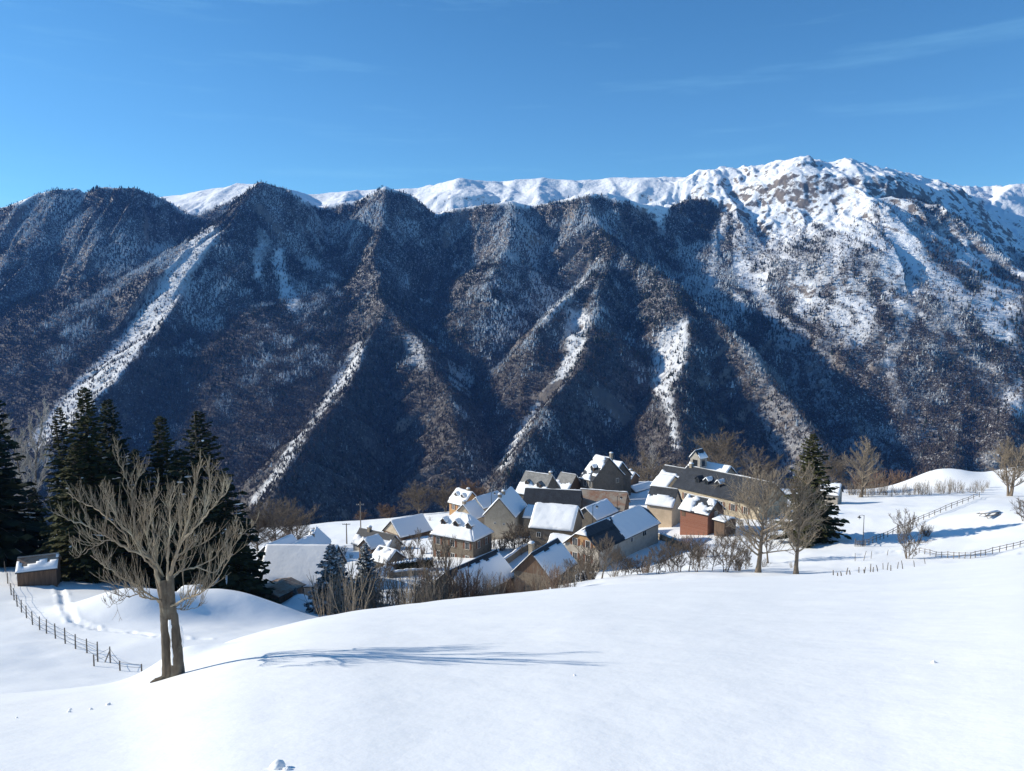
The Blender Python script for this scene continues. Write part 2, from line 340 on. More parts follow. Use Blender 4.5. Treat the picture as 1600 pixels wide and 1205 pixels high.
def mat_mountain():
    s = NT('mountain_ground')
    geo = s.n('NewGeometry'); sep = s.n('SeparateXYZ'); s.l(geo.outputs['Normal'], sep.inputs[0])
    steep = s.math('ADD', sep.outputs['Z'], s.math('MULTIPLY', s.math('SUBTRACT', s.noise(0.035, 6, 0.65), 0.5), 0.9))
    rock = s.mix(s.rng(s.noise(0.02, 5), 0.35, 0.65), (0.11, 0.10, 0.095), (0.24, 0.20, 0.165))
    f = s.rng(s.math('SUBTRACT', steep, s.math('MULTIPLY', s.attr('crag'), 0.26)), 0.36, 0.46)
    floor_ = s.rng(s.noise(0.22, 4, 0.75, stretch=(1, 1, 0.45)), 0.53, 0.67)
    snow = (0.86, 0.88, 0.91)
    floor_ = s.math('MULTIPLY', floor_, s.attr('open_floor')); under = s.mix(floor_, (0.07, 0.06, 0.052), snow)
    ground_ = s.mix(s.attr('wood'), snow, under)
    s.col(s.mix(f, rock, ground_)); s.rough(0.8)
    s.bump(s.noise(0.08, 6, 0.65), 0.8, 6.0)
    return s.m
def in_poly(px, py, poly):
    poly = np.array(poly, float); c = np.zeros(px.shape, bool); j = len(poly) - 1
    for i in range(len(poly)):
        xi, yi = poly[i]; xj, yj = poly[j]
        c ^= ((yi > py) != (yj > py)) & (px < (xj - xi) * (py - yi) / (yj - yi + 1e-9) + xi); j = i
    return c
# open ground on the range: outlines taken from the photograph and laid onto the slopes
BARE = [  # (outline, how open: 1 = no trees)
 ([(325, 350), (345, 362), (300, 430), (262, 490), (225, 545), (180, 600), (120, 660), (60, 710), (40, 690), (110, 605), (190, 530), (225, 470), (270, 410)], 0.93),
 ([(412, 358), (422, 360), (412, 400), (405, 440), (396, 440), (400, 395)], 0.9), ([(432, 378), (440, 385), (448, 430), (470, 470), (464, 495), (444, 480), (432, 440), (424, 410)], 0.95),
 ([(560, 530), (572, 545), (545, 600), (500, 650), (440, 740), (400, 790), (385, 790), (430, 730), (490, 650), (530, 580)], 0.85),
 ([(915, 432), (918, 438), (870, 490), (850, 505), (845, 500), (880, 462)], 0.95),
 ([(885, 480), (925, 490), (905, 560), (880, 595), (850, 630), (830, 660), (790, 730), (775, 735), (815, 660), (860, 605), (885, 550)], 0.9),
 ([(1030, 520), (1075, 495), (1072, 570), (1050, 610), (1055, 680), (1065, 705), (1050, 705), (1042, 640), (1018, 600), (1018, 560)], 0.93),
 ([(1130, 330), (1138, 345), (1118, 400), (1112, 460), (1104, 460), (1108, 400), (1120, 350)], 1.0),
 ([(1028, 330), (1042, 325), (1032, 372), (1028, 372)], 1.0),
 ([(1385, 345), (1430, 360), (1438, 420), (1435, 480), (1410, 560), (1395, 585), (1380, 560), (1400, 480), (1390, 400)], 0.8),
 ([(1360, 300), (1375, 320), (1340, 385), (1290, 450), (1250, 500), (1230, 490), (1270, 430), (1300, 370), (1320, 330)], 0.8),
 ([(1300, 440), (1350, 420), (1370, 480), (1350, 540), (1320, 540), (1300, 490)], 0.7),
 ([(1535, 435), (1600, 455), (1600, 500), (1585, 540), (1540, 530), (1530, 480)], 0.85),
 ([(1575, 600), (1600, 590), (1600, 650), (1565, 650), (1555, 635)], 0.85),
 ([(1140, 320), (1220, 300), (1230, 400), (1190, 450), (1150, 380)], 0.55),
 ([(630, 520), (660, 530), (670, 580), (640, 570)], 0.6), ([(700, 560), (740, 590), (730, 620), (700, 600)], 0.5),
]
TREELINE = [(-200, 340), (30, 318), (60, 300), (92, 294), (135, 299), (155, 290), (215, 292), (255, 305), (272, 322), (285, 330), (305, 336), (330, 326), (360, 312), (405, 284), (430, 286), (455, 300), (475, 318), (500, 324), (530, 320), (560, 312), (600, 293),
            (640, 302), (660, 315), (682, 338), (700, 330), (725, 324), (760, 318), (800, 316), (825, 326), (850, 316), (900, 308), (940, 302), (965, 312), (990, 318), (1010, 328), (1030, 345), (1040, 335), (1060, 312), (1085, 305), (1110, 312), (1130, 330),
            (1150, 330), (1180, 345), (1205, 352), (1230, 352), (1260, 345), (1290, 350), (1310, 362), (1340, 345), (1365, 318), (1380, 312), (1420, 305), (1445, 310), (1475, 325), (1510, 340), (1545, 360), (1575, 385), (1600, 395), (1800, 420)]
def wood_density(x, y, z):
    px, py = proj(x, y, z)
    tl = np.interp(px, [p[0] for p in TREELINE], [p[1] for p in TREELINE])
    far_snow = (y > 3330)
    d = sstep(-2, 7, py - tl + 5 * fbm(x / 40, y / 40, 3, 91)) * np.where(far_snow, 0, 1)
    right = sstep(1110, 1180, px); d = np.where(right > 0.5, d * (0.36 + 0.60 * sstep(360, 540, py)) * (0.30 + 0.55 * sstep(430, 570, py) + 1.15 * sstep(-0.16, 0.16, fbm(x / 62 + 0.8 * fbm(x / 110, y / 110, 2, 93), y / 330, 4, 92))), d)
    op = np.zeros_like(d)
    for q in range(4):
        jx = 9 * fbm(x / 24, y / 24, 3, 95 + q) + 8 * fbm(x / 75, y / 75, 2, 195 + q); jy = 10 * fbm(x / 24, y / 24, 3, 105 + q)
        for poly, o in BARE: op = op + np.where(in_poly(px + jx, py + jy, poly), 0.25 * o, 0)
    d = d * (1 - 0.76 * np.clip(op, 0, 1))
    return d, px, py
def build_mountains():
    d, px, py = wood_density(GX_, GY_, GZ)
    v = np.stack([GX_, GY_, GZ], -1).reshape(-1, 3)
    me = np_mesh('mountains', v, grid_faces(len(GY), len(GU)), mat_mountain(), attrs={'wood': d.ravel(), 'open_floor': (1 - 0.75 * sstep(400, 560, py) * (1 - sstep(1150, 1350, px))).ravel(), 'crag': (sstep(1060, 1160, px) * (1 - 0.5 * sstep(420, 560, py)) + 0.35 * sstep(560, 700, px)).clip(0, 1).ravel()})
    o = link(bpy.data.objects.new('mountains', me)); tag(o, 'snowy mountain range across the valley', 'mountain', kind='structure')
build_mountains()
# ------------------------------------------------------------ woods on the far slopes: one uncountable mass of each kind
def mat_far_conifer():
    s = NT('far_conifer'); n = s.noise(0.22, 3, 0.7)
    f = s.rng(s.math('ADD', n, s.math('MULTIPLY', s.attr('frost'), 0.62)), 0.64, 0.92)
    dark = s.mix(s.attr('tint'), (0.016, 0.026, 0.022), (0.040, 0.048, 0.032))
    s.col(s.mix(f, dark, (0.52, 0.56, 0.60))); s.rough(0.9); s.b.inputs['Specular IOR Level'].default_value = 0.0; return s.m
def mat_far_broadleaf():
    s = NT('far_bare_wood'); n = s.noise(0.22, 3, 0.7)
    f = s.rng(s.math('ADD', n, s.math('MULTIPLY', s.attr('frost'), 0.5)), 0.72, 1.0)
    dark = s.mix(s.attr('tint'), (0.052, 0.044, 0.040), (0.108, 0.092, 0.078))
    s.col(s.mix(f, dark, (0.46, 0.49, 0.52))); s.rough(0.95); s.b.inputs['Specular IOR Level'].default_value = 0.0; return s.m
def build_forest(N=390000):
    rs = np.random.RandomState(4)
    u = rs.uniform(-0.90, 0.84, N); y = np.sqrt(rs.uniform(1230 ** 2, 3700 ** 2, N)); x = u * y
    z = mz(x, y); d, px, py = wood_density(x, y, z)
    # the same slope test as the bare rock: few trees on crags
    e = 6.0; gx = (mz(x + e, y) - mz(x - e, y)) / (2 * e); gy = (mz(x, y + e) - mz(x, y - e)) / (2 * e); sl = np.hypot(gx, gy)
    facing = (-gy * 1.0 + 0) ; vis = (gx * u + gy - z / y) > -0.25        # slopes turned right away from the village show nothing
    clump = 0.6 + 0.4 * sstep(-0.35, 0.05, fbm(x / 38, y / 60, 4, 97))
    keep = (rs.rand(N) < np.maximum(d * clump, 0.015 * (py > 330))) & (py < 830) & (y < 3500) & vis & (rs.rand(N) > 0.85 * sstep(2.0, 3.2, sl))
    x, y, z, d, px, py = (a[keep] for a in (x, y, z, d, px, py))
    n = len(x); r = rs.rand(n)
    p_con = np.clip(0.86 - 0.75 * sstep(420, 640, py + 60 * fbm(x / 120, y / 120, 3, 55)) - 0.45 * sstep(1150, 1300, px) * sstep(320, 400, py) * (px < 1500) , 0.10, 0.95)
    p_con = np.where(d < 0.4, 0.22, p_con)
    con = r < p_con
    frost = np.clip(0.26 + 0.95 * fbm(x / 170, y / 170, 3, 58) + 0.85 * fbm(x / 42, y / 42, 3, 59) - 0.20 * sstep(430, 640, py) + 0.22 * (1 - sstep(330, 470, px)) * (1 - sstep(420, 560, py)) - 0.25 * sstep(-4, 14, 25 - (py - np.interp(px, [p[0] for p in TREELINE], [p[1] for p in TREELINE]))), -0.2, 0.95)
    # conifers: two stacked five-sided skirts
    i = np.where(con)[0]; m = len(i); h = rs.uniform(7, 17, m) * (0.75 + 0.35 * fbm(x[i] / 60, y[i] / 60, 3, 52)) * (1 + 0.5 * (rs.rand(m) > .93)); w = h * rs.uniform(0.17, 0.25, m)
    V = np.zeros((m, 12, 3)); ph = rs.uniform(0, 6.28, m)
    for lvl, (z0, z1, ww) in enumerate(((0.08, 0.74, 1.0), (0.42, 1.0, 0.66))):
        for k in range(5):
            a = ph + k * 2 * math.pi / 5 + lvl * 0.6; jr = rs.uniform(0.75, 1.2, m)
            V[:, lvl * 6 + k] = np.stack([x[i] + np.cos(a) * w * ww * jr, y[i] + np.sin(a) * w * ww * jr, z[i] + h * z0 * rs.uniform(0.6, 1.3, m)], -1)
        V[:, lvl * 6 + 5] = np.stack([x[i] + rs.uniform(-.3, .3, m), y[i], z[i] + h * z1], -1)
    f1 = np.array([[l * 6 + k, l * 6 + (k + 1) % 5, l * 6 + 5] for l in range(2) for k in range(5)])
    F = (np.arange(m)[:, None, None] * 12 + f1[None]).reshape(-1, 3)
    me = np_mesh('conifer_forest', V.reshape(-1, 3), F, mat_far_conifer(), False, {'frost': np.repeat(frost[i], 12), 'tint': np.repeat(rs.rand(m), 12)})
    tag(link(bpy.data.objects.new('conifer_forest', me)), 'dark frosted conifer forest covering the far slopes', 'forest', kind='stuff')
    # leafless trees: sprays of thin upright blades with a stem
    i = np.where(~con)[0]; m = len(i); h = rs.uniform(6, 13, m); NB = 6
    V = np.zeros((m, NB, 3, 3))
    for k in range(NB):
        a = rs.uniform(0, 6.28, m); lean = rs.uniform(0.05, 0.42, m); b = rs.uniform(0, 6.28, m); wd = rs.uniform(0.45, 1.0, m); l = h * rs.uniform(0.6, 1.05, m)
        s0 = np.stack([x[i], y[i], z[i] - 0.5], -1)
        tip = s0 + np.stack([np.cos(a) * lean * l, np.sin(a) * lean * l, l], -1); side = np.stack([np.cos(b) * wd, np.sin(b) * wd, 0 * wd], -1)
        V[:, k, 0] = s0 * 0.75 + tip * 0.25; V[:, k, 1] = tip + side; V[:, k, 2] = tip - side * 0.8
    F = np.arange(m * NB * 3).reshape(-1, 3)
    me = np_mesh('bare_forest', V.reshape(-1, 3), F, mat_far_broadleaf(), False, {'frost': np.repeat(frost[i], NB * 3), 'tint': np.repeat(rs.rand(m), NB * 3)})
    tag(link(bpy.data.objects.new('bare_forest', me)), 'brown leafless woodland on the far lower slopes', 'woodland', kind='stuff')
    print('forest', con.sum(), (~con).sum())
build_forest()
# ------------------------------------------------------------ building materials
def mat_wall(name, c1, c2, scale=2.2, mortar=None, bump=0.5):
    s = NT(name); n = s.noise(scale, 5, 0.7); c = s.mix(s.rng(n, 0.35, 0.65), c1, c2)
    if mortar:
        v = s.n('TexVoronoi', feature='DISTANCE_TO_EDGE'); v.inputs['Scale'].default_value = 2.6; s.l(s.n('TexCoord').outputs['Object'], v.inputs['Vector'])
        v2 = s.n('TexVoronoi'); v2.inputs['Scale'].default_value = 2.6; s.l(s.n('TexCoord').outputs['Object'], v2.inputs['Vector'])
        c = s.mix(s.rng(v2.outputs['Color'], 0.2, 0.8), c, s.mix(0.5, c, c2)); c = s.mix(s.rng(v.outputs['Distance'], 0.02, 0.07), mortar, c)
        s.bump(s.rng(v.outputs['Distance'], 0.0, 0.12), bump, 0.05)
    else: s.bump(n, bump, 0.04)
    dirt = s.rng(s.noise(0.35, 4, 0.6), 0.5, 0.8, 0.0, 0.5); s.col(s.mix(dirt, c, tuple(0.55 * k for k in c1))); s.rough(0.9); return s.m
def mat_wood(name, c1, c2):
    s = NT(name); n = s.noise(1.0, 5, 0.7, stretch=(7, 7, 0.5)); s.col(s.mix(s.rng(n, 0.3, 0.7), c1, c2)); s.rough(0.85); s.bump(n, 0.4, 0.03); return s.m
def mat_slate(name, c1, c2):
    s = NT(name); b = s.n('TexBrick'); b.inputs['Scale'].default_value = 3.0; b.inputs['Mortar Size'].default_value = 0.03
    mp_ = s.n('Mapping'); mp_.inputs['Rotation'].default_value = (0.9, 0, 0); s.l(s.n('TexCoord').outputs['Object'], mp_.inputs['Vector']); s.l(mp_.outputs[0], b.inputs['Vector'])
    b.inputs['Color1'].default_value = (*c1, 1); b.inputs['Color2'].default_value = (*c2, 1); b.inputs['Mortar'].default_value = (*[0.5 * k for k in c1], 1)
    n = s.noise(0.6, 5, 0.7); s.col(s.mix(s.rng(n, 0.4, 0.75, 0, 0.6), b.outputs['Color'], tuple(min(1, 1.5 * k) for k in c2))); s.rough(0.6); s.bump(b.outputs['Fac'], 0.3, 0.03); return s.m
def mat_rust():
    s = NT('rusty_sheet'); n = s.noise(0.45, 5, 0.75); m = s.noise(2.0, 3, 0.6, stretch=(1, 1, 6))
    c = s.mix(s.rng(n, 0.42, 0.60), (0.30, 0.26, 0.21), (0.24, 0.115, 0.065)); s.col(s.mix(s.rng(m, 0.4, 0.7, 0, 0.5), c, (0.36, 0.31, 0.26))); s.rough(0.75)
    w = s.n('TexWave'); w.inputs['Scale'].default_value = 3.0; s.l(s.n('TexCoord').outputs['Object'], w.inputs['Vector']); s.bump(w.outputs['Fac'], 0.4, 0.05); return s.m
def mat_brick():
    s = NT('red_brick'); b = s.n('TexBrick'); b.inputs['Scale'].default_value = 4.0; mp_ = s.n('Mapping'); mp_.inputs['Rotation'].default_value = (math.pi / 2, 0, math.pi / 2)
    s.l(s.n('TexCoord').outputs['Object'], mp_.inputs['Vector']); s.l(mp_.outputs[0], b.inputs['Vector'])
    b.inputs['Color1'].default_value = (0.21, 0.08, 0.05, 1); b.inputs['Color2'].default_value = (0.26, 0.115, 0.075, 1); b.inputs['Mortar'].default_value = (0.30, 0.22, 0.17, 1); s.col(b.outputs['Color']); s.rough(0.9); return s.m
def flat(name, c, r=0.7):
    s = NT(name); n = s.noise(3.0, 3); s.col(s.mix(s.rng(n, 0.3, 0.7), tuple(0.82 * k for k in c), c)); s.rough(r); return s.m
W = dict(brown=mat_wall('brown_stone', (0.125, 0.10, 0.075), (0.245, 0.195, 0.145), 2.2, (0.23, 0.20, 0.16)),
    rubble=mat_wall('rubble_stone', (0.20, 0.165, 0.125), (0.36, 0.30, 0.225), 2.2, (0.33, 0.29, 0.23)),
    manor=mat_wall('manor_stone', (0.30, 0.245, 0.165), (0.50, 0.42, 0.30), 2.0, (0.48, 0.42, 0.33)),
    beige=mat_wall('beige_render', (0.40, 0.335, 0.25), (0.50, 0.425, 0.33), 1.6),
    tan=mat_wall('tan_render', (0.50, 0.39, 0.27), (0.58, 0.46, 0.33), 1.2, bump=0.15),
    grey=mat_wall('grey_render', (0.34, 0.305, 0.26), (0.44, 0.40, 0.345), 1.3, bump=0.2),
    dark=mat_wall('dark_stone', (0.085, 0.075, 0.065), (0.17, 0.15, 0.125), 1.6, (0.14, 0.125, 0.11)),
    wood=mat_wood('weathered_boards', (0.085, 0.055, 0.04), (0.19, 0.125, 0.085)), orange=mat_wood('honey_boards', (0.34, 0.19, 0.085), (0.50, 0.30, 0.15)), brick=mat_brick())
R_ = dict(slate=mat_slate('slate', (0.026, 0.030, 0.038), (0.042, 0.048, 0.058)), grey=mat_slate('grey_slate', (0.17, 0.17, 0.165), (0.25, 0.245, 0.235)), rust=mat_rust())
M_GLASS = NT('dark_glass'); M_GLASS.col((0.02, 0.025, 0.03)); M_GLASS.rough(0.15); M_GLASS.b.inputs['Specular IOR Level'].default_value = 0.5; M_GLASS = M_GLASS.m
M_WHITE = flat('white_paint', (0.72, 0.70, 0.66)); M_SHUT = flat('brown_shutter', (0.19, 0.085, 0.05)); M_PALE = flat('pale_stone_trim', (0.52, 0.46, 0.37)); M_IRON = flat('dark_iron', (0.035, 0.035, 0.038), 0.5); M_TIMBER = mat_wood('grey_timber', (0.10, 0.085, 0.07), (0.24, 0.205, 0.17))
M_ROOFSNOW = NT('roof_snow'); M_ROOFSNOW.col((0.88, 0.89, 0.90)); M_ROOFSNOW.rough(0.6); M_ROOFSNOW.bump(M_ROOFSNOW.noise(1.6, 4, 0.6), 0.3, 0.12); M_ROOFSNOW = M_ROOFSNOW.m

class MB:
    """collects boxes, prisms and grids into one mesh"""
    def __init__(self): self.v = []; self.f = []
    def add(self, vs, fs):
        o = len(self.v); self.v += [tuple(p) for p in vs]; self.f += [tuple(i + o for i in f) for f in fs]; return self
    def box(self, x0, x1, y0, y1, z0, z1):
        return self.add([(x, y, z) for z in (z0, z1) for y in (y0, y1) for x in (x0, x1)], [(0, 2, 3, 1), (4, 5, 7, 6), (0, 1, 5, 4), (2, 6, 7, 3), (0, 4, 6, 2), (1, 3, 7, 5)])
    def slab(self, poly, thick):
        """polygon thickened downwards along its normal"""
        P = [Vector(p) for p in poly]; n = (P[1] - P[0]).cross(P[2] - P[0]).normalized()
        if n.z < 0: P.reverse(); n = -n
        k = len(P); vs = P + [p - n * thick for p in P]
        return self.add(vs, [tuple(range(k)), tuple(range(2 * k - 1, k - 1, -1))] + [(i, i + k, (i + 1) % k + k, (i + 1) % k) for i in range(k)])
    def tube(self, pts, rad, n=5):
        pts = [Vector(p) for p in pts]; rad = rad if isinstance(rad, (list, tuple)) else [rad] * len(pts); rings = []
        for i, p in enumerate(pts):
            d = (pts[min(i + 1, len(pts) - 1)] - pts[max(i - 1, 0)]).normalized(); a = d.orthogonal().normalized(); b = d.cross(a)
            rings.append([p + (a * math.cos(t) + b * math.sin(t)) * rad[i] for t in (k * 2 * math.pi / n for k in range(n))])
        vs = [q for r in rings for q in r]
        fs = [(i * n + k, i * n + (k + 1) % n, (i + 1) * n + (k + 1) % n, (i + 1) * n + k) for i in range(len(pts) - 1) for k in range(n)]
        return self.add(vs, fs + [tuple(range(n))[::-1], tuple(range((len(pts) - 1) * n, len(pts) * n))])
    def build(self, name, mat, parent=None, smooth=False):
        me = bpy.data.meshes.new(name); me.from_pydata(self.v, [], self.f); me.materials.append(mat)
        if smooth: me.polygons.foreach_set('use_smooth', [True] * len(me.polygons))
        o = link(bpy.data.objects.new(name, me)); o.parent = parent; return o

def snow_sheet(quad, mode, thick, seed, over=0.12):
    """snow lying on a roof plane; quad = ridge start, ridge end, eave end, eave start"""
    a, b, c, d = [Vector(p) for p in quad]; nrm = (b - a).cross(d - a).normalized()
    if nrm.z < 0: nrm = -nrm
    ls = max((b - a).length, (c - d).length); lt = (d - a).length; ns = max(8, int(ls / 0.3)); nt = max(8, int(lt / 0.3))
    S, T = np.meshgrid(np.linspace(0, 1, ns + 1), np.linspace(0, 1, nt + 1), indexing='ij')
    n1 = fbm(S * ls / 1.6 + seed * 3.1, T * lt / 1.6, 4, seed); n2 = fbm(S * ls / 3.2, T * lt / 3.2 + seed, 3, seed + 9)
    edge = np.minimum(np.minimum(S * ls, (1 - S) * ls), np.minimum(T * lt + 0.25, (1 - T) * lt))
    if mode == 'full': m = np.minimum((edge - 0.02 + 0.22 * n1) / 0.26 + 0.25, 1)
    elif mode == 'low': m = np.minimum((T - 0.50 + 0.24 * n1 + 0.16 * n2) * 7, edge / 0.2 + 0.1)
    elif mode == 'high': m = np.minimum((0.60 - T + 0.24 * n1 + 0.16 * n2) * 7, edge / 0.2 + 0.1)
    elif mode == 'patch': m = np.minimum((n2 * 0.9 + n1 * 0.5 + 0.02 + (T - 0.5) * 0.4) * 6, edge / 0.2 + 0.1)
    elif mode == 'most': m = np.minimum((n2 * 0.9 + n1 * 0.8 + 0.20) * 6, edge / 0.2 + 0.1)
    elif mode == 'ridgebare': m = np.minimum((T - 0.17 + 0.10 * n1 + 0.06 * n2) * 9, edge / 0.25 + 0.1)
    elif mode == 'far': m = np.minimum((S - 0.42 + 0.09 * n1) * 12, edge / 0.25 + 0.1)
    else: return None
    m = np.clip(m, -1, 1); h = thick * np.sqrt(np.clip(m, 0, 1)) * (1 + 0.4 * n2 + 0.15 * n1)
    A, B, C, D = (np.array(p) for p in (a, b, c, d)); g = ((1 - S) * (1 - T))[..., None] * A + (S * (1 - T))[..., None] * B + (S * T)[..., None] * C + ((1 - S) * T)[..., None] * D
    top = g + np.array(nrm) * (h + 0.012)[..., None]
    v = top.reshape(-1, 3); F = grid_faces(ns + 1, nt + 1); ok = (m.ravel()[F] > 0.0).any(1); F = F[ok]
    # drop a rim at the sheet's edges
    mb = MB(); used = np.unique(F); idx = {int(k): i for i, k in enumerate(used)}
    vs = [tuple(v[k]) for k in used]; fs = [tuple(idx[int(k)] for k in f) for f in F]
    cnt = {}
    for f in fs:
        for i in range(4):
            e = (f[i], f[(i + 1) % 4]); k = (min(e), max(e)); cnt.setdefault(k, []).append(e)
    base = len(vs); low = {}
    gr = g.reshape(-1, 3); inv = {i: int(k) for k, i in idx.items()}
    for k, es in cnt.items():
        if len(es) == 1:
            p, q = es[0]
            for w in (p, q):
                if w not in low: low[w] = len(vs); vs.append(tuple(gr[inv[w]] + np.array(nrm) * 0.004))
            fs.append((q, p, low[p], low[q]))
    if not fs: return None
    me = bpy.data.meshes.new('snow_layer'); me.from_pydata(vs, [], fs); me.materials.append(M_ROOFSNOW); me.polygons.foreach_set('use_smooth', [True] * len(me.polygons))
    return me

def add_snow(parent, quad, mode, thick, seed):
    me = snow_sheet(quad, mode, thick, seed)
    if me: o = link(bpy.data.objects.new('snow_layer', me)); o.parent = parent
def window(root, face, s, z, w=0.9, h=1.25, shut=True, mat=None, off=0.0):
    """face: (origin, along, outward) in the house frame; s along the wall"""
    o, a, n = (Vector(k) for k in face); up = Vector((0, 0, 1)); c = o + a * s + up * z + n * off
    def bx(mb, s0, s1, z0, z1, d0, d1):
        vs = [c + a * sx + up * zx + n * dx for dx in (d0, d1) for zx in (z0, z1) for sx in (s0, s1)]
        mb.add(vs, [(0, 2, 3, 1), (4, 5, 7, 6), (0, 1, 5, 4), (2, 6, 7, 3), (0, 4, 6, 2), (1, 3, 7, 5)])
    t = 0.09; mb = MB(); bx(mb, -w / 2, w / 2, -h / 2, h / 2, 0.004, 0.03); win = mb.build('window', M_GLASS, root)
    mb = MB(); bx(mb, -w / 2 - t, -w / 2, -h / 2, h / 2, 0.0, 0.06); bx(mb, w / 2, w / 2 + t, -h / 2, h / 2, 0.0, 0.06); bx(mb, -w / 2 - t, w / 2 + t, h / 2, h / 2 + t, 0, 0.063); bx(mb, -0.03, 0.03, -h / 2, h / 2, 0.0, 0.05)
    mb.build('frame', mat or M_WHITE, win)
    mb = MB(); bx(mb, -w / 2 - 0.15, w / 2 + 0.15, -h / 2 - 0.1, -h / 2, 0, 0.14); mb.build('sill', M_PALE, win)
    if shut:
        for q in (-1, 1):
            mb = MB(); x0, x1 = sorted((q * (w / 2 + t + 0.02), q * (w / 2 + t + 0.02 + w * 0.5))); bx(mb, x0, x1, -h / 2, h / 2, 0.002, 0.055); mb.build('shutter', M_SHUT, win)
    return win
def door(root, face, s, zc, w=1.1, h=2.1, mat=None):
    o, a, n = (Vector(k) for k in face); up = Vector((0, 0, 1)); c = o + a * s + up * zc; mb = MB()
    vs = [c + a * sx + up * zx + n * dx for dx in (0.004, 0.05) for zx in (0, h) for sx in (-w / 2, w / 2)]
    mb.add(vs, [(0, 2, 3, 1), (4, 5, 7, 6), (0, 1, 5, 4), (2, 6, 7, 3), (0, 4, 6, 2), (1, 3, 7, 5)]); return mb.build('door', mat or W['wood'], root)
HOUSES = []
def house(name, label, N, Y, Lx=None, Rx=None, th=60, ll=None, lr=None, ridge='R', pitch=42, hip=0.0, wall='rubble', gable=None, roof='slate', snow=('full', 'full'), thick=0.28,
          hmin=2.4, chim=(), wins=(), dorm=0, dsnow=True, shut=True, over=0.35, cat='house', hmax=None, dormmat='slate', group=None, dpos=None):
    """N: pixel of the near eave corner at distance Y; Lx, Rx: pixel columns of the left and right eave corners; th: heading of the right-hand wall"""
    P = at(N[0], N[1], Y); t = math.radians(th); dr = Vector((math.cos(t), math.sin(t), 0)); dl = Vector((-math.sin(t), math.cos(t), 0))
    def ln(d, px):
        u = ray(px, N[1])[0]; return (u * P.y - P.x) / (d.x - u * d.y)
    lr = lr or ln(dr, Rx); ll = ll or ln(dl, Lx)
    c = P + dr * lr / 2 + dl * ll / 2; corners = [P, P + dr * lr, P + dl * ll, P + dr * lr + dl * ll]
    g = [gz(q.x, q.y) for q in corners]; zg = min(g); H = max(P.z - zg, hmin)
    if hmax: H = min(H, hmax)
    zg = P.z - H
    root = empty(name, (c.x, c.y, zg), t, label, cat, group); HOUSES.append((root, lr, ll, H, min(g)))
    bx, by = lr / 2, ll / 2; along_x = ridge == 'R'
    la, wa = (bx, by) if along_x else (by, bx)                         # half length along the ridge, half width
    def T(s, w, z): return (s, w, z) if along_x else (w, s, z)
    tp = math.tan(math.radians(pitch)); rise = wa * tp; hl = hip * wa   # hip: how far the ridge ends are drawn in
    # walls
    mb = MB(); zb = -1.2; gm = mb
    for q in (-1, 1): mb.add([T(-la, q * wa, zb), T(la, q * wa, zb), T(la, q * wa, H), T(-la, q * wa, H)], [(0, 1, 2, 3)])
    for q in (-1, 1):
        mb.add([T(q * la, -wa, zb), T(q * la, wa, zb), T(q * la, wa, H), T(q * la, -wa, H)], [(0, 1, 2, 3)])
        if hip < 0.95:
            f = 1 - hip if hip > 0 else 1.0
            if gable: gm = MB()
            gm.add([T(q * la, -wa, H), T(q * la, wa, H), T(q * la, wa * (1 - f), H + rise * f), T(q * la, -wa * (1 - f), H + rise * f)], [(0, 1, 2, 3)])
            if gable: gm.build('gable_wall', W[gable], root)
    wo = mb.build('wall', W[wall], root)
    # roof
    o = over; ez = H - o * tp; mb = MB(); e = la + (o if hip < 0.95 else o)
    rs_ = la - hl if hip else e; rz = H + rise; quads = {}
    if hip and hip < 0.95:      # half hip: planes cut at the ends
        zc_ = H + rise * (1 - hip); yc = wa * hip; 
        for q in (-1, 1):
            mb.slab([T(-rs_, 0, rz), T(rs_, 0, rz), T(e, q * yc, zc_), T(e, q * (wa + o), ez), T(-e, q * (wa + o), ez), T(-e, q * yc, zc_)], 0.16)
            quads[q] = [T(-rs_ , 0, rz), T(rs_, 0, rz), T(e, q * (wa + o), ez), T(-e, q * (wa + o), ez)]
        for q in (-1, 1): mb.slab([T(q * rs_, 0, rz), T(q * e, yc, zc_), T(q * e, -yc, zc_)], 0.16); quads[('h', q)] = [T(q * rs_, -0.02, rz), T(q * rs_, 0.02, rz), T(q * e, yc, zc_), T(q * e, -yc, zc_)]
    else:
        for q in (-1, 1):
            quads[q] = [T(-rs_, 0, rz), T(rs_, 0, rz), T(e, q * (wa + o), ez), T(-e, q * (wa + o), ez)]; mb.slab(quads[q], 0.16)
        if hip:
            for q in (-1, 1): mb.slab([T(q * rs_, 0, rz), T(q * e, wa + o, ez), T(q * e, -wa - o, ez)], 0.16); quads[('h', q)] = [T(q * rs_, -0.02, rz), T(q * rs_, 0.02, rz), T(q * e, wa + o, ez), T(q * e, -wa - o, ez)]
    ro = mb.build('roof', R_[roof], root); sd_ = len(HOUSES) * 13
    add_snow(ro, quads[-1], snow[0], thick, sd_); add_snow(ro, quads[1], snow[1], thick, sd_ + 5)
    for q in (-1, 1):
        if ('h', q) in quads: add_snow(ro, quads[('h', q)], snow[2] if len(snow) > 2 else 'full', thick, sd_ + 7)
    if rise > 1.0 and snow[0] in ('none', 'low', 'patch'):
        MB().tube([T(-rs_, 0, rz + 0.03), T(rs_, 0, rz + 0.03)], 0.10, 6).build('ridge_cap', R_['grey'], ro)
    # gutter line
    MB().tube([T(-e, -(wa + o) - 0.06, ez - 0.04), T(e, -(wa + o) - 0.06, ez - 0.04)], 0.07, 6).build('gutter', M_IRON, ro)
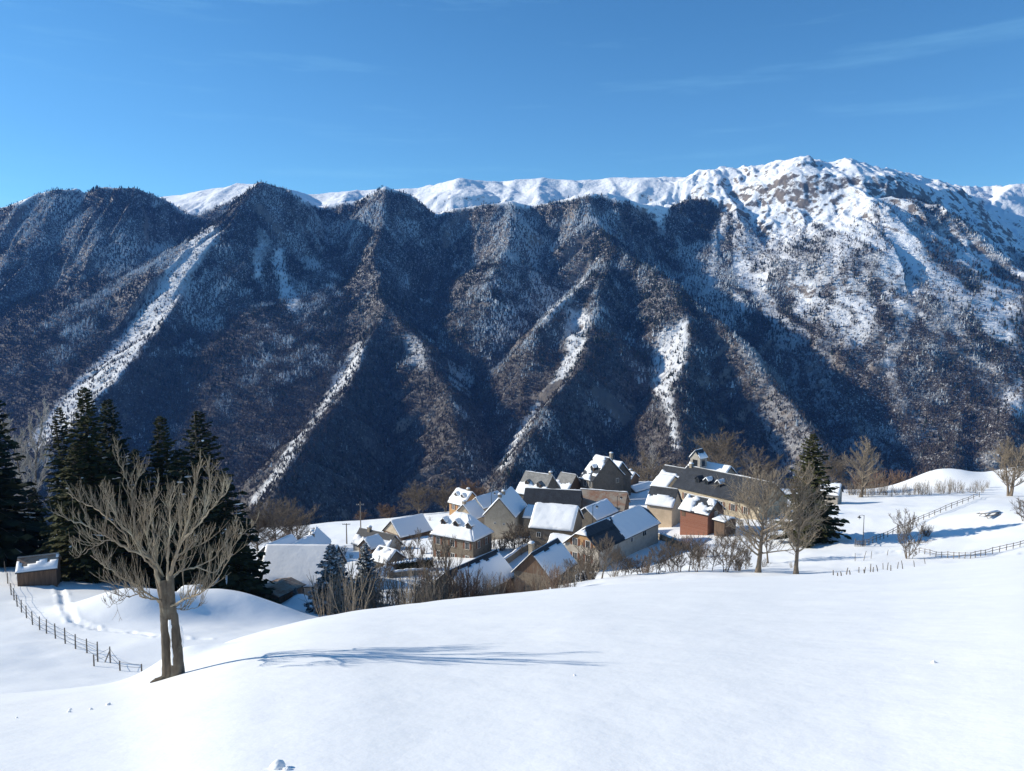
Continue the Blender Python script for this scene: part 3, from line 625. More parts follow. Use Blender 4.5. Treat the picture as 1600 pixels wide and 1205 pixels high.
    for cs in chim:             # (place along the ridge -1..1, across -1..1)
        s, w = cs[0] * la, cs[1] * wa; zt = rz + 0.6; zr = rz - abs(w) * tp - 0.6; x, y, _ = T(s, w, 0); mb = MB(); mb.box(x - 0.4, x + 0.4, y - 0.35, y + 0.35, zr, zt); mb.box(x - 0.48, x + 0.48, y - 0.43, y + 0.43, zt, zt + 0.14)
        ch = mb.build('chimney', W['rubble'], root); sn = MB()
        sn.add([(x - .46, y - .42, zt + .145), (x + .46, y - .42, zt + .145), (x + .46, y + .42, zt + .145), (x - .46, y + .42, zt + .145), (x - .3, y - .26, zt + .42), (x + .3, y - .26, zt + .42), (x + .3, y + .26, zt + .40), (x - .3, y + .26, zt + .40)],
               [(0, 1, 5, 4), (1, 2, 6, 5), (2, 3, 7, 6), (3, 0, 4, 7), (4, 5, 6, 7)]); sn.build('snow_cap', M_ROOFSNOW, ch, True)
    # faces: F = ridge-side wall in view, G = gable wall in view
    if along_x: FA = {'F': ((-bx, -by, 0), (1, 0, 0), (0, -1, 0)), 'G': ((-bx, by, 0), (0, -1, 0), (-1, 0, 0))}
    else: FA = {'F': ((-bx, by, 0), (0, -1, 0), (-1, 0, 0)), 'G': ((-bx, -by, 0), (1, 0, 0), (0, -1, 0))}
    ln_ = {'F': 2 * la, 'G': 2 * wa}
    for wv in wins:             # (face, fraction along, drop below the eave, width, height, kind)
        f, s, dz = wv[:3]; w_, h_ = (wv[3], wv[4]) if len(wv) > 4 else (0.9, 1.25); kind = wv[5] if len(wv) > 5 else ''
        if kind == 'door': door(root, FA[f], s * ln_[f], H - dz, w_, h_)
        else: window(root, FA[f], s * ln_[f], H - dz, w_, h_, shut and kind != 'plain')
    # dormers on the plane in view
    for k in range(dorm):
        s = la * dpos[k] if dpos else -la + 2 * la * (k + 0.6) / (dorm + 0.2); fr = 0.66; w0 = wa * fr; z0 = H + rise * (1 - fr) - 0.25; dw = 0.62; dh = 1.25; dz = 0.62
        yb = wa * fr - (dh + 0.1) / tp * 0.98; yr = max(w0 - (dh + dz) / tp, 0.15)
        mb = MB(); yf = -w0
        mb.add([T(s - dw, yf, z0), T(s + dw, yf, z0), T(s + dw, yf, z0 + dh), T(s, yf, z0 + dh + dz), T(s - dw, yf, z0 + dh), T(s - dw, -yb, z0 + dh), T(s + dw, -yb, z0 + dh), T(s, -yr, z0 + dh + dz)],
               [(0, 1, 2, 3, 4), (0, 4, 5), (1, 6, 2), (4, 3, 7, 5), (2, 6, 7, 3)])
        dm = mb.build('dormer', W['wood'] if wall != 'manor' else R_['slate'], root)
        rm = MB(); g0 = 0.18
        qa = [T(s, yf - g0, z0 + dh + dz + .03), T(s, -yr, z0 + dh + dz + .03), T(s - dw - g0, -yb, z0 + dh - .1), T(s - dw - g0, yf - g0, z0 + dh - .1)]; qb = [T(s, yf - g0, z0 + dh + dz + .03), T(s, -yr, z0 + dh + dz + .03), T(s + dw + g0, -yb, z0 + dh - .1), T(s + dw + g0, yf - g0, z0 + dh - .1)]
        rm.slab(qa, 0.07); rm.slab(qb, 0.07); rm.build('dormer_roof', R_[roof], dm)
        if dsnow is True or (dsnow and k in dsnow):
            for qd in (qa, qb):
                me = snow_sheet(qd, 'full', 0.22, 50 + k); 
                if me: so = link(bpy.data.objects.new('snow_layer', me)); so.parent = dm
        mb = MB(); p0 = [T(s - 0.38, yf - 0.012, z0 + 0.3), T(s + 0.38, yf - 0.012, z0 + 0.3), T(s + 0.38, yf - 0.012, z0 + dh), T(s - 0.38, yf - 0.012, z0 + dh)]
        mb.add(p0 + [tuple(Vector(p) + Vector(T(0, -0.03, 0))) for p in p0], [(0, 1, 2, 3), (7, 6, 5, 4), (0, 4, 5, 1), (1, 5, 6, 2), (2, 6, 7, 3), (3, 7, 4, 0)]); mb.build('pane', M_GLASS, dm)
    return root
# ------------------------------------------------------------ the village
V = 'village houses under snow'
def w_row(f, n, dz, w=0.9, h=1.25, a=0.14, b=0.86, k=''): return [(f, a + (b - a) * i / max(n - 1, 1), dz, w, h, k) for i in range(n)]
house('long_farmhouse', 'long low beige building with wide pale grey snowy roof, lowest left of the village', (402, 913), 122, Rx=512, th=-1, ll=12, ridge='R', pitch=38, wall='grey', snow=('full', 'full'), thick=0.10, wins=[('F', .26, 1.0, 0.9, 0.9, 'plain'), ('F', .63, 1.0, 0.9, .9, 'plain'), ('F', .45, 2.35, 1.9, 2.0, 'door')], group=V)
house('village_house', 'half hipped house with dark patches melting through its snow, just above the long low building', (509, 865), 160, Lx=466, th=99, lr=10, ridge='R', pitch=50, hip=0.42, wall='rubble', snow=('full', 'most', 'none'), chim=[(-.35, .1), (-.75, -.05)], wins=[('G', .5, 0.2, .7, .8, 'plain')], group=V)
house('small_house', 'small snowy gable roof peeping between the dark spruce and the long low building', (429, 869), 150, Lx=403, th=68, lr=8, ridge='R', pitch=42, wall='dark', group=V)
house('small_house', 'small snow roofed gable just left of the half hipped house', (469, 868), 152, Lx=440, th=70, lr=7, ridge='R', pitch=40, wall='dark', group=V)
house('wooden_barn', 'dark wooden barn with smooth blue shaded snow roof beside the open white field', (626, 838), 182, Lx=599, Rx=673, th=43, ridge='R', pitch=40, wall='wood', gable='beige', snow=('full', 'full'), thick=.15, cat='barn', group=V)
house('village_house', 'grey gabled house with slate above torn snow, just below the blue roofed barn', (604, 858), 166, Lx=552, Rx=627, th=58, ridge='L', pitch=46, wall='grey', snow=('low', 'patch'), chim=[(.45, 0)], wins=[('G', .55, 1.3, .7, .9, 'plain')], group=V)
house('small_house', 'small brown wooden gable with blue snow roof in front of the torn slate roof', (580, 856), 152, Lx=561, Rx=599, th=56, ridge='R', pitch=42, wall='wood', snow=('full', 'full'), group=V)
house('small_house', 'small house with brilliant white roof and dark gable end above the clipped hedge', (604, 879), 145, Lx=580, Rx=631, th=52, ridge='L', pitch=38, wall='dark', snow=('most', 'full'), group=V)
house('outbuilding', 'low outbuilding with blue snow roof half hidden behind the frosted conifers', (599, 903), 134, Lx=576, Rx=617, th=62, ridge='R', pitch=34, wall='rubble', group=V, cat='outbuilding')
house('open_shed', 'low grey roofed shed at the foot of the utility pole with crossbar', (533, 863), 178, Rx=558, th=6, ll=5, ridge='R', pitch=16, wall='wood', roof='grey', snow=('full', 'full'), thick=.06, cat='shed', hmin=2.0, group=V)
house('tall_house', 'tall stone house with hipped snow roof and three dormers in a row', (739, 843), 150, Lx=676, Rx=768, th=60, ridge='L', pitch=47, hip=0.95, wall='brown', snow=('full', 'full'), dorm=3, dsnow=True, wins=w_row('F', 3, 1.5, .85, 1.4) + w_row('F', 3, 4.3, .85, 1.4) + w_row('G', 2, 1.6, .8, 1.3, .3, .7), group=V)
house('village_house', 'beige stone gable with two chimneys on its ridge and steep blue snow roof', (804, 806), 170, Lx=757, Rx=821, th=76, ridge='R', pitch=48, wall='beige', snow=('full', 'full'), thick=.2, chim=[(-.93, 0), (-.35, 0)], wins=[('G', .35, 2.0, .35, .4, 'plain'), ('G', .65, 2.1, .35, .4, 'plain')], group=V)
house('village_house', 'tan gabled house with blue snow roof just behind the three dormer roof', (741, 810), 185, Lx=708, Rx=758, th=58, ridge='R', pitch=44, wall='tan', snow=('full', 'full'), thick=.18, chim=[(-.9, 0)], group=V)
house('village_house', 'pale gabled house with large plain blue snow roof behind the beige chimney gable', (755, 793), 204, Lx=733, Rx=788, th=52, ridge='R', pitch=44, wall='beige', snow=('full', 'full'), thick=.2, wins=w_row('G', 2, .8, .6, 1.0, .35, .65, 'plain'), group=V)
house('village_house', 'house with glowing orange wall and heaped snow dormers at far left of the cluster', (724, 789), 216, Lx=702, Rx=750, th=45, ridge='L', pitch=44, wall='orange', snow=('full', 'full'), thick=.4, dorm=2, dsnow=True, chim=[(-.4, .1)], wins=w_row('F', 2, 1.4, .9, 1.3, .3, .75), group=V)
house('village_house', 'dark gabled house with grey slate above and snow round two dormers', (847, 775), 204, Lx=807, Rx=876, th=54, ridge='L', pitch=46, wall='dark', roof='grey', snow=('low', 'full'), dorm=2, dsnow=False, chim=[(-.85, .1)], group=V)
house('village_house', 'smaller dark timber gable with mostly bare grey roof beside the tall tan house', (886, 768), 214, Lx=864, Rx=911, th=50, ridge='L', pitch=46, wall='wood', roof='grey', snow=('low', 'full'), wins=[('G', .45, .6, .9, 1.1, 'plain')], group=V)
house('slate_barn', 'long dark slate roof bare of snow in the middle of the village', (903, 800), 182, Lx=817, lr=9.0, th=78, ridge='L', pitch=42, wall='rubble', snow=('none', 'full'), cat='barn', group=V)
house('village_house', 'stone house with broad dazzling white roof at the heart of the village', (893, 828), 152, Lx=829, lr=9.5, th=72, ridge='L', pitch=36, wall='brown', snow=('full', 'full'), thick=.4, wins=[('F', .2, 1.6, .7, .9, 'plain')], group=V)
house('lean_to', 'low lean to buried in thick white snow under the broad white roof', (892, 852), 143, Lx=858, Rx=902, th=66, ridge='L', pitch=24, wall='rubble', snow=('full', 'full'), thick=.5, cat='outbuilding', group=V)
house('small_house', 'narrow stone house with thick snow cushion between the beige gable and the broad white roof', (833, 809), 172, Lx=819, Rx=846, th=70, ridge='L', pitch=30, wall='rubble', snow=('full', 'full'), thick=.5, group=V)
house('chalet', 'long house with honey coloured balcony front, half its roof snowy and half bare', (936, 858), 138, Lx=883, Rx=1028, th=52, ridge='R', pitch=40, hip=0.35, wall='grey', gable='orange', snow=('far', 'full', 'patch'), thick=.2, wins=[('F', .52, 1.1, .8, .8, 'plain'), ('F', .74, 1.0, 1.5, .9, 'plain'), ('G', .3, -.4, .9, 1.3), ('G', .68, -.4, .9, 1.3), ('G', .3, 2.3, .9, 1.3), ('G', .68, 2.3, .9, 1.3), ('G', .5, 4.9, 1.1, 2.1, 'door')], group=V)
house('small_house', 'blue snow roofed house with white ridge in front of the rusty roof', (932, 811), 163, Lx=898, Rx=963, th=54, ridge='R', pitch=38, wall='dark', snow=('full', 'full'), thick=.2, group=V)
house('rusty_barn', 'barn with patched rusty sheet metal roof in the village centre', (973, 797), 184, Lx=902, lr=9.0, th=72, ridge='L', pitch=36, wall='wood', roof='rust', snow=('none', 'full'), cat='barn', group=V)
house('tall_house', 'tall house with lit tan side, dark gable and red brown strip on its snowy roof', (926, 750), 214, Lx=907, Rx=974, th=38, ridge='L', pitch=42, wall='dark', snow=('most', 'full'), chim=[(-.2, .5)], dorm=1, dsnow=True, wins=w_row('F', 2, 1.4, .9, 1.6, .4, .8, 'plain') + [('G', .8, 1.5, .9, 1.2, 'plain')], group=V)
house('village_house', 'dark double of the tall gable, standing close behind it with a bright roof edge', (956, 748), 226, Lx=930, Rx=986, th=42, ridge='L', pitch=44, wall='dark', snow=('full', 'full'), group=V)
house('small_house', 'low house with two tone blue and white roof right of the tall dark gable', (993, 768), 234, Lx=978, Rx=1020, th=46, ridge='R', pitch=34, wall='dark', snow=('full', 'full'), thick=.3, group=V)
house('small_house', 'tiny snow capped roof peeking above the blue and white low house', (985, 749), 246, Lx=972, Rx=998, th=46, ridge='L', pitch=38, wall='wood', snow=('full', 'full'), thick=.4, chim=[(0, 0)], group=V)
house('village_house', 'sunlit tan house with half snowy slate roof, left of the red brick house', (1050, 791), 172, Lx=1011, Rx=1064, th=58, ridge='L', pitch=48, wall='tan', snow=('low', 'full'), thick=.3, wins=[('G', .5, .8, .7, .9, 'plain')], group=V)
house('small_house', 'blue roofed annexe squeezed between the manor and the sunlit tan house', (1040, 762), 196, Lx=1018, Rx=1066, th=50, ridge='L', pitch=26, wall='manor', snow=('full', 'full'), thick=.2, group=V)
house('manor_house', 'long stone manor with bare slate roof, three small dormers and red brown shutters', (1186, 789), 170, Lx=1052, th=38, lr=11, ridge='L', pitch=37, wall='manor', snow=('none', 'full'), dorm=3, dpos=(.54, .32, .04), dsnow=(1, 2), chim=[(.93, .0)], wins=w_row('F', 6, 2.0, 1.0, 1.5, .16, .86), group=V)
house('village_house', 'slate roofed house with one bright snow patch behind the manor, left of the bell tower', (1062, 755), 212, Lx=1028, Rx=1083, th=46, ridge='L', pitch=44, wall='rubble', snow=('low', 'full'), group=V)
house('church_nave', 'church nave with white roof under the stone bell tower', (1131, 744), 218, Lx=1072, Rx=1150, th=40, ridge='L', pitch=38, wall='rubble', snow=('full', 'full'), thick=.35, cat='church', group=V)
house('brick_house', 'red brick house with patchy snow roof and skylights in front of the manor', (1106, 803), 158, Lx=1063, Rx=1131, th=44, ridge='L', pitch=36, wall='brick', gable='wood', snow=('patch', 'full'), thick=.3, wins=[('F', .12, 1.6, .9, 2.0, 'door'), ('G', .5, .6, .9, 1.0, 'plain')], group=V)
house('carport', 'low open carport with thin snow roof right of the red brick house', (1132, 815), 155, Lx=1116, Rx=1150, th=38, ridge='L', pitch=12, wall='wood', snow=('full', 'full'), thick=.15, cat='carport', hmin=2.0, group=V)
house('field_cottage', 'lone pale cottage with snow roof at the edge of the right hand field', (1309, 773), 192, ll=6.5, lr=5.2, th=56, ridge='L', pitch=40, wall='grey', snow=('full', 'full'), thick=.3, cat='cottage', group=V)
house('front_barn', 'nearest barn with large blue roof crossed by dark branches, behind the snowy knoll', (733, 931), 116, Lx=672, Rx=803, th=56, ridge='R', pitch=40, wall='brown', snow=('ridgebare', 'full'), thick=.05, over=.5, cat='barn', wins=[('G', .55, -1.2, .6, .7, 'plain')], group=V)
house('front_house', 'brown stone gable with blue roof and bare dark ridge beside the nearest barn', (861, 902), 120, Lx=803, Rx=898, th=60, ridge='R', pitch=46, wall='brown', gable='wood', snow=('ridgebare', 'full'), thick=.1, chim=[(-.5, .4)], group=V)
house('dark_cottage', 'dark brown cottage corner in the shadow of the tall spruces', (436, 930), 110, Lx=396, th=64, lr=5, ridge='R', pitch=14, wall='wood', roof='rust', snow=('none', 'none'), cat='cottage', group=V)
house('plank_shed', 'small plank shed with streaky melting roof beside the wire fence', (26, 894), 94, Rx=88, th=24, ll=4.2, ridge='R', pitch=30, wall='wood', roof='rust', snow=('patch', 'full'), thick=.08, cat='shed', hmin=2.0, over=0.15)
house('stone_hut', 'low stone hut buried up to its eaves in a round snow mound', (271, 938), 86, Rx=302, th=8, ll=4.0, ridge='R', pitch=10, wall='grey', snow=('full', 'full'), thick=.35, cat='hut', hmin=1.6, over=0.1)
def bell_tower():
    Y = 222; P = at(1094, 716, Y); t = math.radians(42); g = gz(P.x, P.y) ; hz = P.z - g; root = empty('bell_tower', (P.x, P.y, g), t, 'square stone bell tower with snow on its saddle roof behind the manor', 'bell tower', V)
    a = 3.4; mb = MB(); q = 0.35
    mb.add([(0, 0, 0), (a, 0, 0), (a, a, 0), (0, a, 0), (0, 0, hz), (a, 0, hz), (a, a, hz), (0, a, hz), (0, a / 2, hz + 2.0), (a, a / 2, hz + 2.0)], [(0, 1, 5, 4), (1, 2, 6, 9, 5), (2, 3, 7, 6), (3, 0, 4, 8, 7)]); mb.build('wall', W['grey'], root)
    mb = MB(); mb.box(0.9, 2.5, -0.05, 0.0, hz - 2.6, hz - 0.7); mb.box(-0.05, 0.0, 0.9, 2.5, hz - 2.6, hz - 0.7); mb.build('belfry_opening', M_GLASS, root)
    o = .25; qa = [(-o, a / 2, hz + 2.05), (a + o, a / 2, hz + 2.05), (a + o, -o, hz - .25), (-o, -o, hz - .25)]; qb = [(-o, a / 2, hz + 2.05), (a + o, a / 2, hz + 2.05), (a + o, a + o, hz - .25), (-o, a + o, hz - .25)]
    mb = MB(); mb.slab(qa, .12); mb.slab(qb, .12); ro = mb.build('roof', R_['slate'], root); add_snow(ro, qa, 'low', .25, 3); add_snow(ro, qb, 'full', .25, 4)
    MB().tube([(a / 2, a / 2, hz + 1.9), (a / 2, a / 2, hz + 3.0)], .04).build('finial', M_IRON, root)
bell_tower()
# ------------------------------------------------------------ trees
def mat_bark(name, c1, c2, lich=None):
    s = NT(name); n = s.noise(5.0, 5, 0.7, stretch=(1, 1, 0.35)); c = s.mix(s.rng(n, 0.3, 0.7), c1, c2)
    if lich: c = s.mix(s.rng(s.noise(1.6, 4, 0.65), 0.52, 0.66, 0, 0.75), c, lich)
    s.col(c); s.rough(0.9); s.bump(n, 0.6, 0.03); return s.m
M_BARK = mat_bark('grey_bark', (0.105, 0.085, 0.065), (0.215, 0.175, 0.135))
M_TWIG = mat_bark('brown_twigs', (0.20, 0.16, 0.12), (0.34, 0.285, 0.215))
M_DTWIG = mat_bark('dull_twigs', (0.11, 0.088, 0.07), (0.20, 0.165, 0.13))
M_RTWIG = mat_bark('reddish_twigs', (0.15, 0.10, 0.075), (0.24, 0.165, 0.12))
M_ASH = mat_bark('lichen_bark', (0.17, 0.135, 0.095), (0.34, 0.28, 0.205), (0.42, 0.38, 0.28))
M_BIRCH = mat_bark('pale_bark', (0.30, 0.28, 0.26), (0.45, 0.42, 0.39))
class Tubes:
    """many tapered limbs gathered into one mesh"""
    def __init__(self): self.V = []; self.F = []; self.n = 0
    def add(self, P, R, k=4):
        P = np.asarray(P, float); R = np.asarray(R, float); m = len(P)
        D = np.gradient(P, axis=0); D /= np.linalg.norm(D, axis=1, keepdims=True) + 1e-9
        ref = np.array([0.31, 0.95, 0.05]); A = np.cross(D, ref); A /= np.linalg.norm(A, axis=1, keepdims=True) + 1e-9; B = np.cross(D, A)
        a = np.arange(k) * 2 * math.pi / k; ring = P[:, None] + R[:, None, None] * (np.cos(a)[None, :, None] * A[:, None] + np.sin(a)[None, :, None] * B[:, None])
        i = np.arange(m - 1)[:, None] * k + np.arange(k)[None]; j = np.arange(m - 1)[:, None] * k + (np.arange(k)[None] + 1) % k
        self.V.append(ring.reshape(-1, 3)); self.F.append(np.stack([i, j, j + k, i + k], -1).reshape(-1, 4) + self.n); self.n += m * k
    def mesh(self, name, mat): return np_mesh(name, np.concatenate(self.V), np.concatenate(self.F), mat)
def curve(p, d, l, seg, rs, bend=0.12, lift=0.0):
    p = np.array(p, float); d = np.array(d, float); d /= np.linalg.norm(d); out = [p]
    for i in range(seg):
        d = d + rs.normal(0, bend, 3) + np.array([0, 0, lift]); d /= np.linalg.norm(d); p = p + d * l / seg; out.append(p)
    return np.array(out), d
def bare_tree(seed, H=10.0, trunk=0.22, bole=0.25, spread=0.6, levels=3, n1=12, n2=10, n3=8, stems=1, up=0.06, r_min=0.012, shoots=0.0, k3=3, eb=0.5):
    """returns trunk mesh data and crown mesh data"""
    rs = np.random.RandomState(seed); T, C = Tubes(), Tubes()
    for st in range(stems):
        a = rs.uniform(0, 6.28); lean = 0.05 if stems == 1 else rs.uniform(0.12, 0.38)
        off = 0 if stems == 1 else 0.25; hs = H * (1 if st == 0 else rs.uniform(0.65, 1.0)); tr = trunk * (1 if st == 0 else rs.uniform(0.55, 0.85))
        P, d = curve((math.cos(a) * off, math.sin(a) * off, -0.4), (math.cos(a) * lean, math.sin(a) * lean, 1), hs * 0.9, 9, rs, 0.05, 0.05)
        R = tr * (1 - np.linspace(0, 1, 10) ** 0.8 * 0.93); R[0] *= 1.35; T.add(P, R, 7)
        for i in range(n1):
            f = bole + (0.96 - bole) * (i + rs.rand()) / n1; q = P[0] + 0; idx = f * 9; j = int(min(idx, 8)); q = P[j] + (P[j + 1] - P[j]) * (idx - j)
            az = i * 2.4 + rs.uniform(-.5, .5); el = eb - 0.25 + rs.uniform(0, 0.5) + 0.5 * f
            l = hs * spread * rs.uniform(0.55, 1.0) * (1.05 - 0.75 * abs(f - 0.42) ** 1.0 * 1.1); r0 = max(tr * 0.48 * (1 - 0.7 * f) * rs.uniform(.7, 1.1), r_min * 1.6)
            Q, dq = curve(q, (math.cos(az) * math.cos(el), math.sin(az) * math.cos(el), math.sin(el)), l, 6, rs, 0.13, up)
            C.add(Q, np.linspace(r0, r_min * 1.2, 7), 5)
            for m in range(n2):
                g = 0.18 + 0.82 * (m + rs.rand()) / n2; jj = int(min(g * 6, 5)); q2 = Q[jj] + (Q[jj + 1] - Q[jj]) * (g * 6 - jj)
                d2 = Q[jj + 1] - Q[jj]; d2 = d2 / np.linalg.norm(d2) + rs.normal(0, 0.55, 3) + np.array([0, 0, 0.25 + shoots]); l2 = l * rs.uniform(0.25, 0.5) * (1.15 - 0.55 * g)
                Q2, _ = curve(q2, d2, l2, 4, rs, 0.12, up * 1.2 + shoots * 0.3); C.add(Q2, np.linspace(max(r0 * 0.4 * (1 - .6 * g), r_min * 1.15), r_min * 0.8, 5), 4)
                if levels > 2:
                    for w in range(n3):
                        h = 0.15 + 0.85 * (w + rs.rand()) / n3; j3 = int(min(h * 4, 3)); q3 = Q2[j3] + (Q2[j3 + 1] - Q2[j3]) * (h * 4 - j3)
                        d3 = Q2[j3 + 1] - Q2[j3]; d3 = d3 / np.linalg.norm(d3) + rs.normal(0, 0.6, 3) + np.array([0, 0, 0.2 + shoots])
                        Q3, _ = curve(q3, d3, l2 * rs.uniform(0.3, 0.65), 2, rs, 0.1, up); C.add(Q3, np.array([r_min, r_min * 0.8, r_min * 0.45]), k3)
    return T.mesh('trunk', M_BARK), C
def shrub(seed, H=2.5, n=26, spread=0.35, r=0.02, sub=5, mat=None):
    rs = np.random.RandomState(seed); C = Tubes()
    for i in range(n):
        a = rs.uniform(0, 6.28); ln = abs(rs.normal(0, spread)); o = rs.uniform(0, 0.35 * H * spread * 2)
        Q, d = curve((math.cos(a) * o, math.sin(a) * o, -0.2), (math.cos(a) * ln, math.sin(a) * ln, 1), H * rs.uniform(0.6, 1.0), 5, rs, 0.07, 0.02); C.add(Q, np.linspace(r, r * 0.4, 6), 4)
        for m in range(sub):
            g = 0.25 + 0.7 * rs.rand(); j = int(g * 5); d2 = Q[min(j + 1, 5)] - Q[j]; d2 = d2 / (np.linalg.norm(d2) + 1e-6) + rs.normal(0, .4, 3) + np.array([0, 0, .2])
            Q2, _ = curve(Q[j], d2, H * rs.uniform(.12, .3), 2, rs, .1, .05); C.add(Q2, np.array([r * .55, r * .45, r * .3]), 3)
    return C.mesh('stems', mat or M_TWIG)
def crown_of(C, mat): return C.mesh('crown', mat)
TREE_KINDS = {}
def kind(key, mat, **kw):
    t, C = bare_tree(**kw); c = crown_of(C, mat); TREE_KINDS[key] = (t, c, float(np.percentile(np.concatenate(C.V)[:, 2], 99.7)))
kind('oval', M_TWIG, seed=11, H=15, trunk=0.34, bole=0.20, spread=0.36, n1=32, n2=12, n3=9, up=0.10, r_min=0.018)
kind('oval_b', M_TWIG, seed=12, H=15, trunk=0.36, bole=0.20, spread=0.52, n1=30, n2=12, n3=9, up=0.08, r_min=0.018)
kind('fan', M_TWIG, seed=13, H=13, trunk=0.30, bole=0.16, spread=0.50, n1=15, n2=12, n3=9, stems=3, up=0.09, r_min=0.022)
kind('round', M_DTWIG, seed=14, H=14, eb=.35, trunk=0.32, bole=0.14, spread=0.66, n1=35, n2=12, n3=9, up=0.05, r_min=0.03)
kind('round_b', M_DTWIG, seed=15, H=14, eb=.35, trunk=0.30, bole=0.12, spread=0.70, n1=16, n2=12, n3=9, stems=2, up=0.04, r_min=0.03)
kind('orchard', M_DTWIG, seed=16, H=7, trunk=0.16, bole=0.22, spread=0.62, n1=18, n2=10, n3=7, up=0.05, r_min=0.019)
kind('orchard_b', M_DTWIG, seed=17, H=7, trunk=0.12, bole=0.15, spread=0.5, n1=11, n2=10, n3=7, stems=3, up=0.07, r_min=0.019)
kind('sapling', M_DTWIG, seed=18, H=7, trunk=0.07, bole=0.12, spread=0.4, n1=9, n2=9, n3=5, stems=5, up=0.10, r_min=0.014)
kind('rust', M_RTWIG, seed=19, H=9, eb=.35, trunk=0.16, bole=0.10, spread=0.66, n1=19, n2=11, n3=8, stems=2, up=0.05, r_min=0.028)
kind('birch', M_BIRCH, seed=20, H=12, trunk=0.12, bole=0.35, spread=0.22, n1=22, n2=9, n3=5, up=0.12, r_min=0.014)
kind('pollard', M_DTWIG, seed=21, H=8, trunk=0.24, bole=0.30, spread=0.48, n1=16, n2=11, n3=6, up=0.12, r_min=0.017, shoots=0.5)
_first = set()
def put_tree(key, px, py, top, label, name='bare_tree', cat='tree', group='bare winter trees round the village', Y=None, wide=1.0, rz=None, dx=0.0):
    """trunk foot at the photo's pixel (or at distance Y on that column), crown top at pixel row top"""
    t, c, H = TREE_KINDS[key]
    if Y: p = at(px, py, Y); p.z = gz(p.x, p.y)
    else: p = hit(px, py)
    yz = ray(px, top)[1] * p.y; s = max((yz - p.z) / H, 0.15)
    rz = (px * 0.37 + py) % 6.28 if rz is None else rz
    r = empty(name, p, rz, label, cat, group); r.scale = (s * wide, s * wide, s)
    for nm, me in (('trunk', t), ('crown', c)):
        o = link(bpy.data.objects.new(nm, me)); o.parent = r
    return r
G1 = 'bare winter trees round the village'
put_tree('oval_b', 1184, 897, 722, 'largest bare tree, with a thick leaning trunk, in front of the manor house', Y=108, wide=1.15)
put_tree('oval', 1244, 897, 722, 'tall narrow bare tree with snow at its foot just before the dark spruce', Y=106, wide=1.0)
put_tree('oval', 1346, 775, 682, 'lone symmetrical bare tree behind the far edge of the right hand field', Y=208, wide=1.25)
put_tree('fan', 1578, 776, 684, 'spreading many stemmed bare tree at the far right edge of the field', Y=192, wide=1.1)
put_tree('round', 1124, 765, 672, 'great dark round bare crown rising behind the bell tower', Y=262, wide=1.5)
put_tree('round_b', 1192, 775, 700, 'hazy bare crown standing behind the manor roof, left of the dark spruce', Y=240, wide=1.2)
put_tree('round_b', 1008, 770, 703, 'broad brownish bare tree behind the low blue and white roof', Y=270, wide=1.5)
put_tree('birch', 1018, 770, 690, 'slim pale trunked birch in front of the broad brownish tree', name='birch_tree', Y=262)
put_tree('round', 655, 815, 752, 'round grey brown tree behind the blue roofed barn', Y=236, wide=1.35)
put_tree('round_b', 697, 806, 750, 'bushy bare tree right behind the orange walled house', Y=240, wide=1.2)
put_tree('rust', 748, 800, 748, 'reddish bare tree rising behind the large plain blue roof', Y=238, wide=1.4)
put_tree('rust', 725, 800, 755, 'small reddish bush tree above the heaped snow dormers', Y=242, wide=1.2)
put_tree('rust', 607, 815, 785, 'low reddish bush on the far rim of the white field', name='bare_bush', Y=244, wide=1.9, cat='bush')
put_tree('rust', 560, 822, 798, 'faint small bush on the white field rim behind the tall utility pole', name='bare_bush', Y=244, wide=2.2, cat='bush')
put_tree('round', 432, 860, 778, 'large dull bare tree between the dark spruces and the half hipped house', Y=176, wide=1.3)
put_tree('round_b', 465, 856, 780, 'wide bare tree crown directly behind the half hipped house', Y=185, wide=1.2)
put_tree('round_b', 405, 865, 788, 'bare tree half hidden by the right edge of the tall spruces', Y=172, wide=1.2)
put_tree('rust', 438, 868, 838, 'warm brown bush between the two small snowy gables', name='bare_bush', Y=162, wide=1.7, cat='bush')
put_tree('orchard', 940, 913, 832, 'fine branched bare tree before the honey coloured chalet front', Y=113, wide=1.0)
put_tree('pollard', 908, 918, 862, 'short lopped tree with a thick stem just left of the fine branched tree', name='pollard_tree', Y=110, wide=0.9)
put_tree('pollard', 701, 938, 838, 'lopped tree with snow in its forks before the nearest barn', name='pollard_tree', Y=106, wide=0.8)
put_tree('orchard_b', 1062, 908, 842, 'slender clustered bare tree in the orchard under the red brick house', Y=112, wide=0.9)
put_tree('orchard', 1082, 893, 845, 'small bare orchard tree right behind the slender clustered one', Y=124, wide=0.8)
put_tree('orchard', 1040, 905, 850, 'thin bare orchard tree left of the slender clustered one', Y=114, wide=0.8)
put_tree('orchard_b', 1133, 904, 828, 'open bare tree with spreading twigs left of the largest bare tree', Y=110, wide=1.0)
put_tree('orchard', 1200, 882, 800, 'bare tree with a dark stem seen between the two tallest bare trees', Y=128, wide=1.1)
put_tree('orchard_b', 998, 908, 868, 'low wide bare fruit tree on the snow below the long chalet wall', Y=113, wide=1.5)
put_tree('orchard_b', 985, 905, 872, 'tangled low fruit tree beside the low wide one', Y=116, wide=1.4)
put_tree('sapling', 1421, 873, 796, 'many stemmed sapling standing alone by the rail fences', Y=None, wide=1.0)
put_tree('orchard', 652, 852, 826, 'tiny pruned fruit tree on the snow left of the three dormer house', Y=160, wide=0.9)
put_tree('orchard', 674, 848, 828, 'second tiny fruit tree touching the left edge of the three dormer house', Y=158, wide=0.9)
put_tree('birch', 35, 800, 640, 'pale thin birch between the leftmost spruce and the fir group', name='birch_tree', Y=128, wide=1.3)
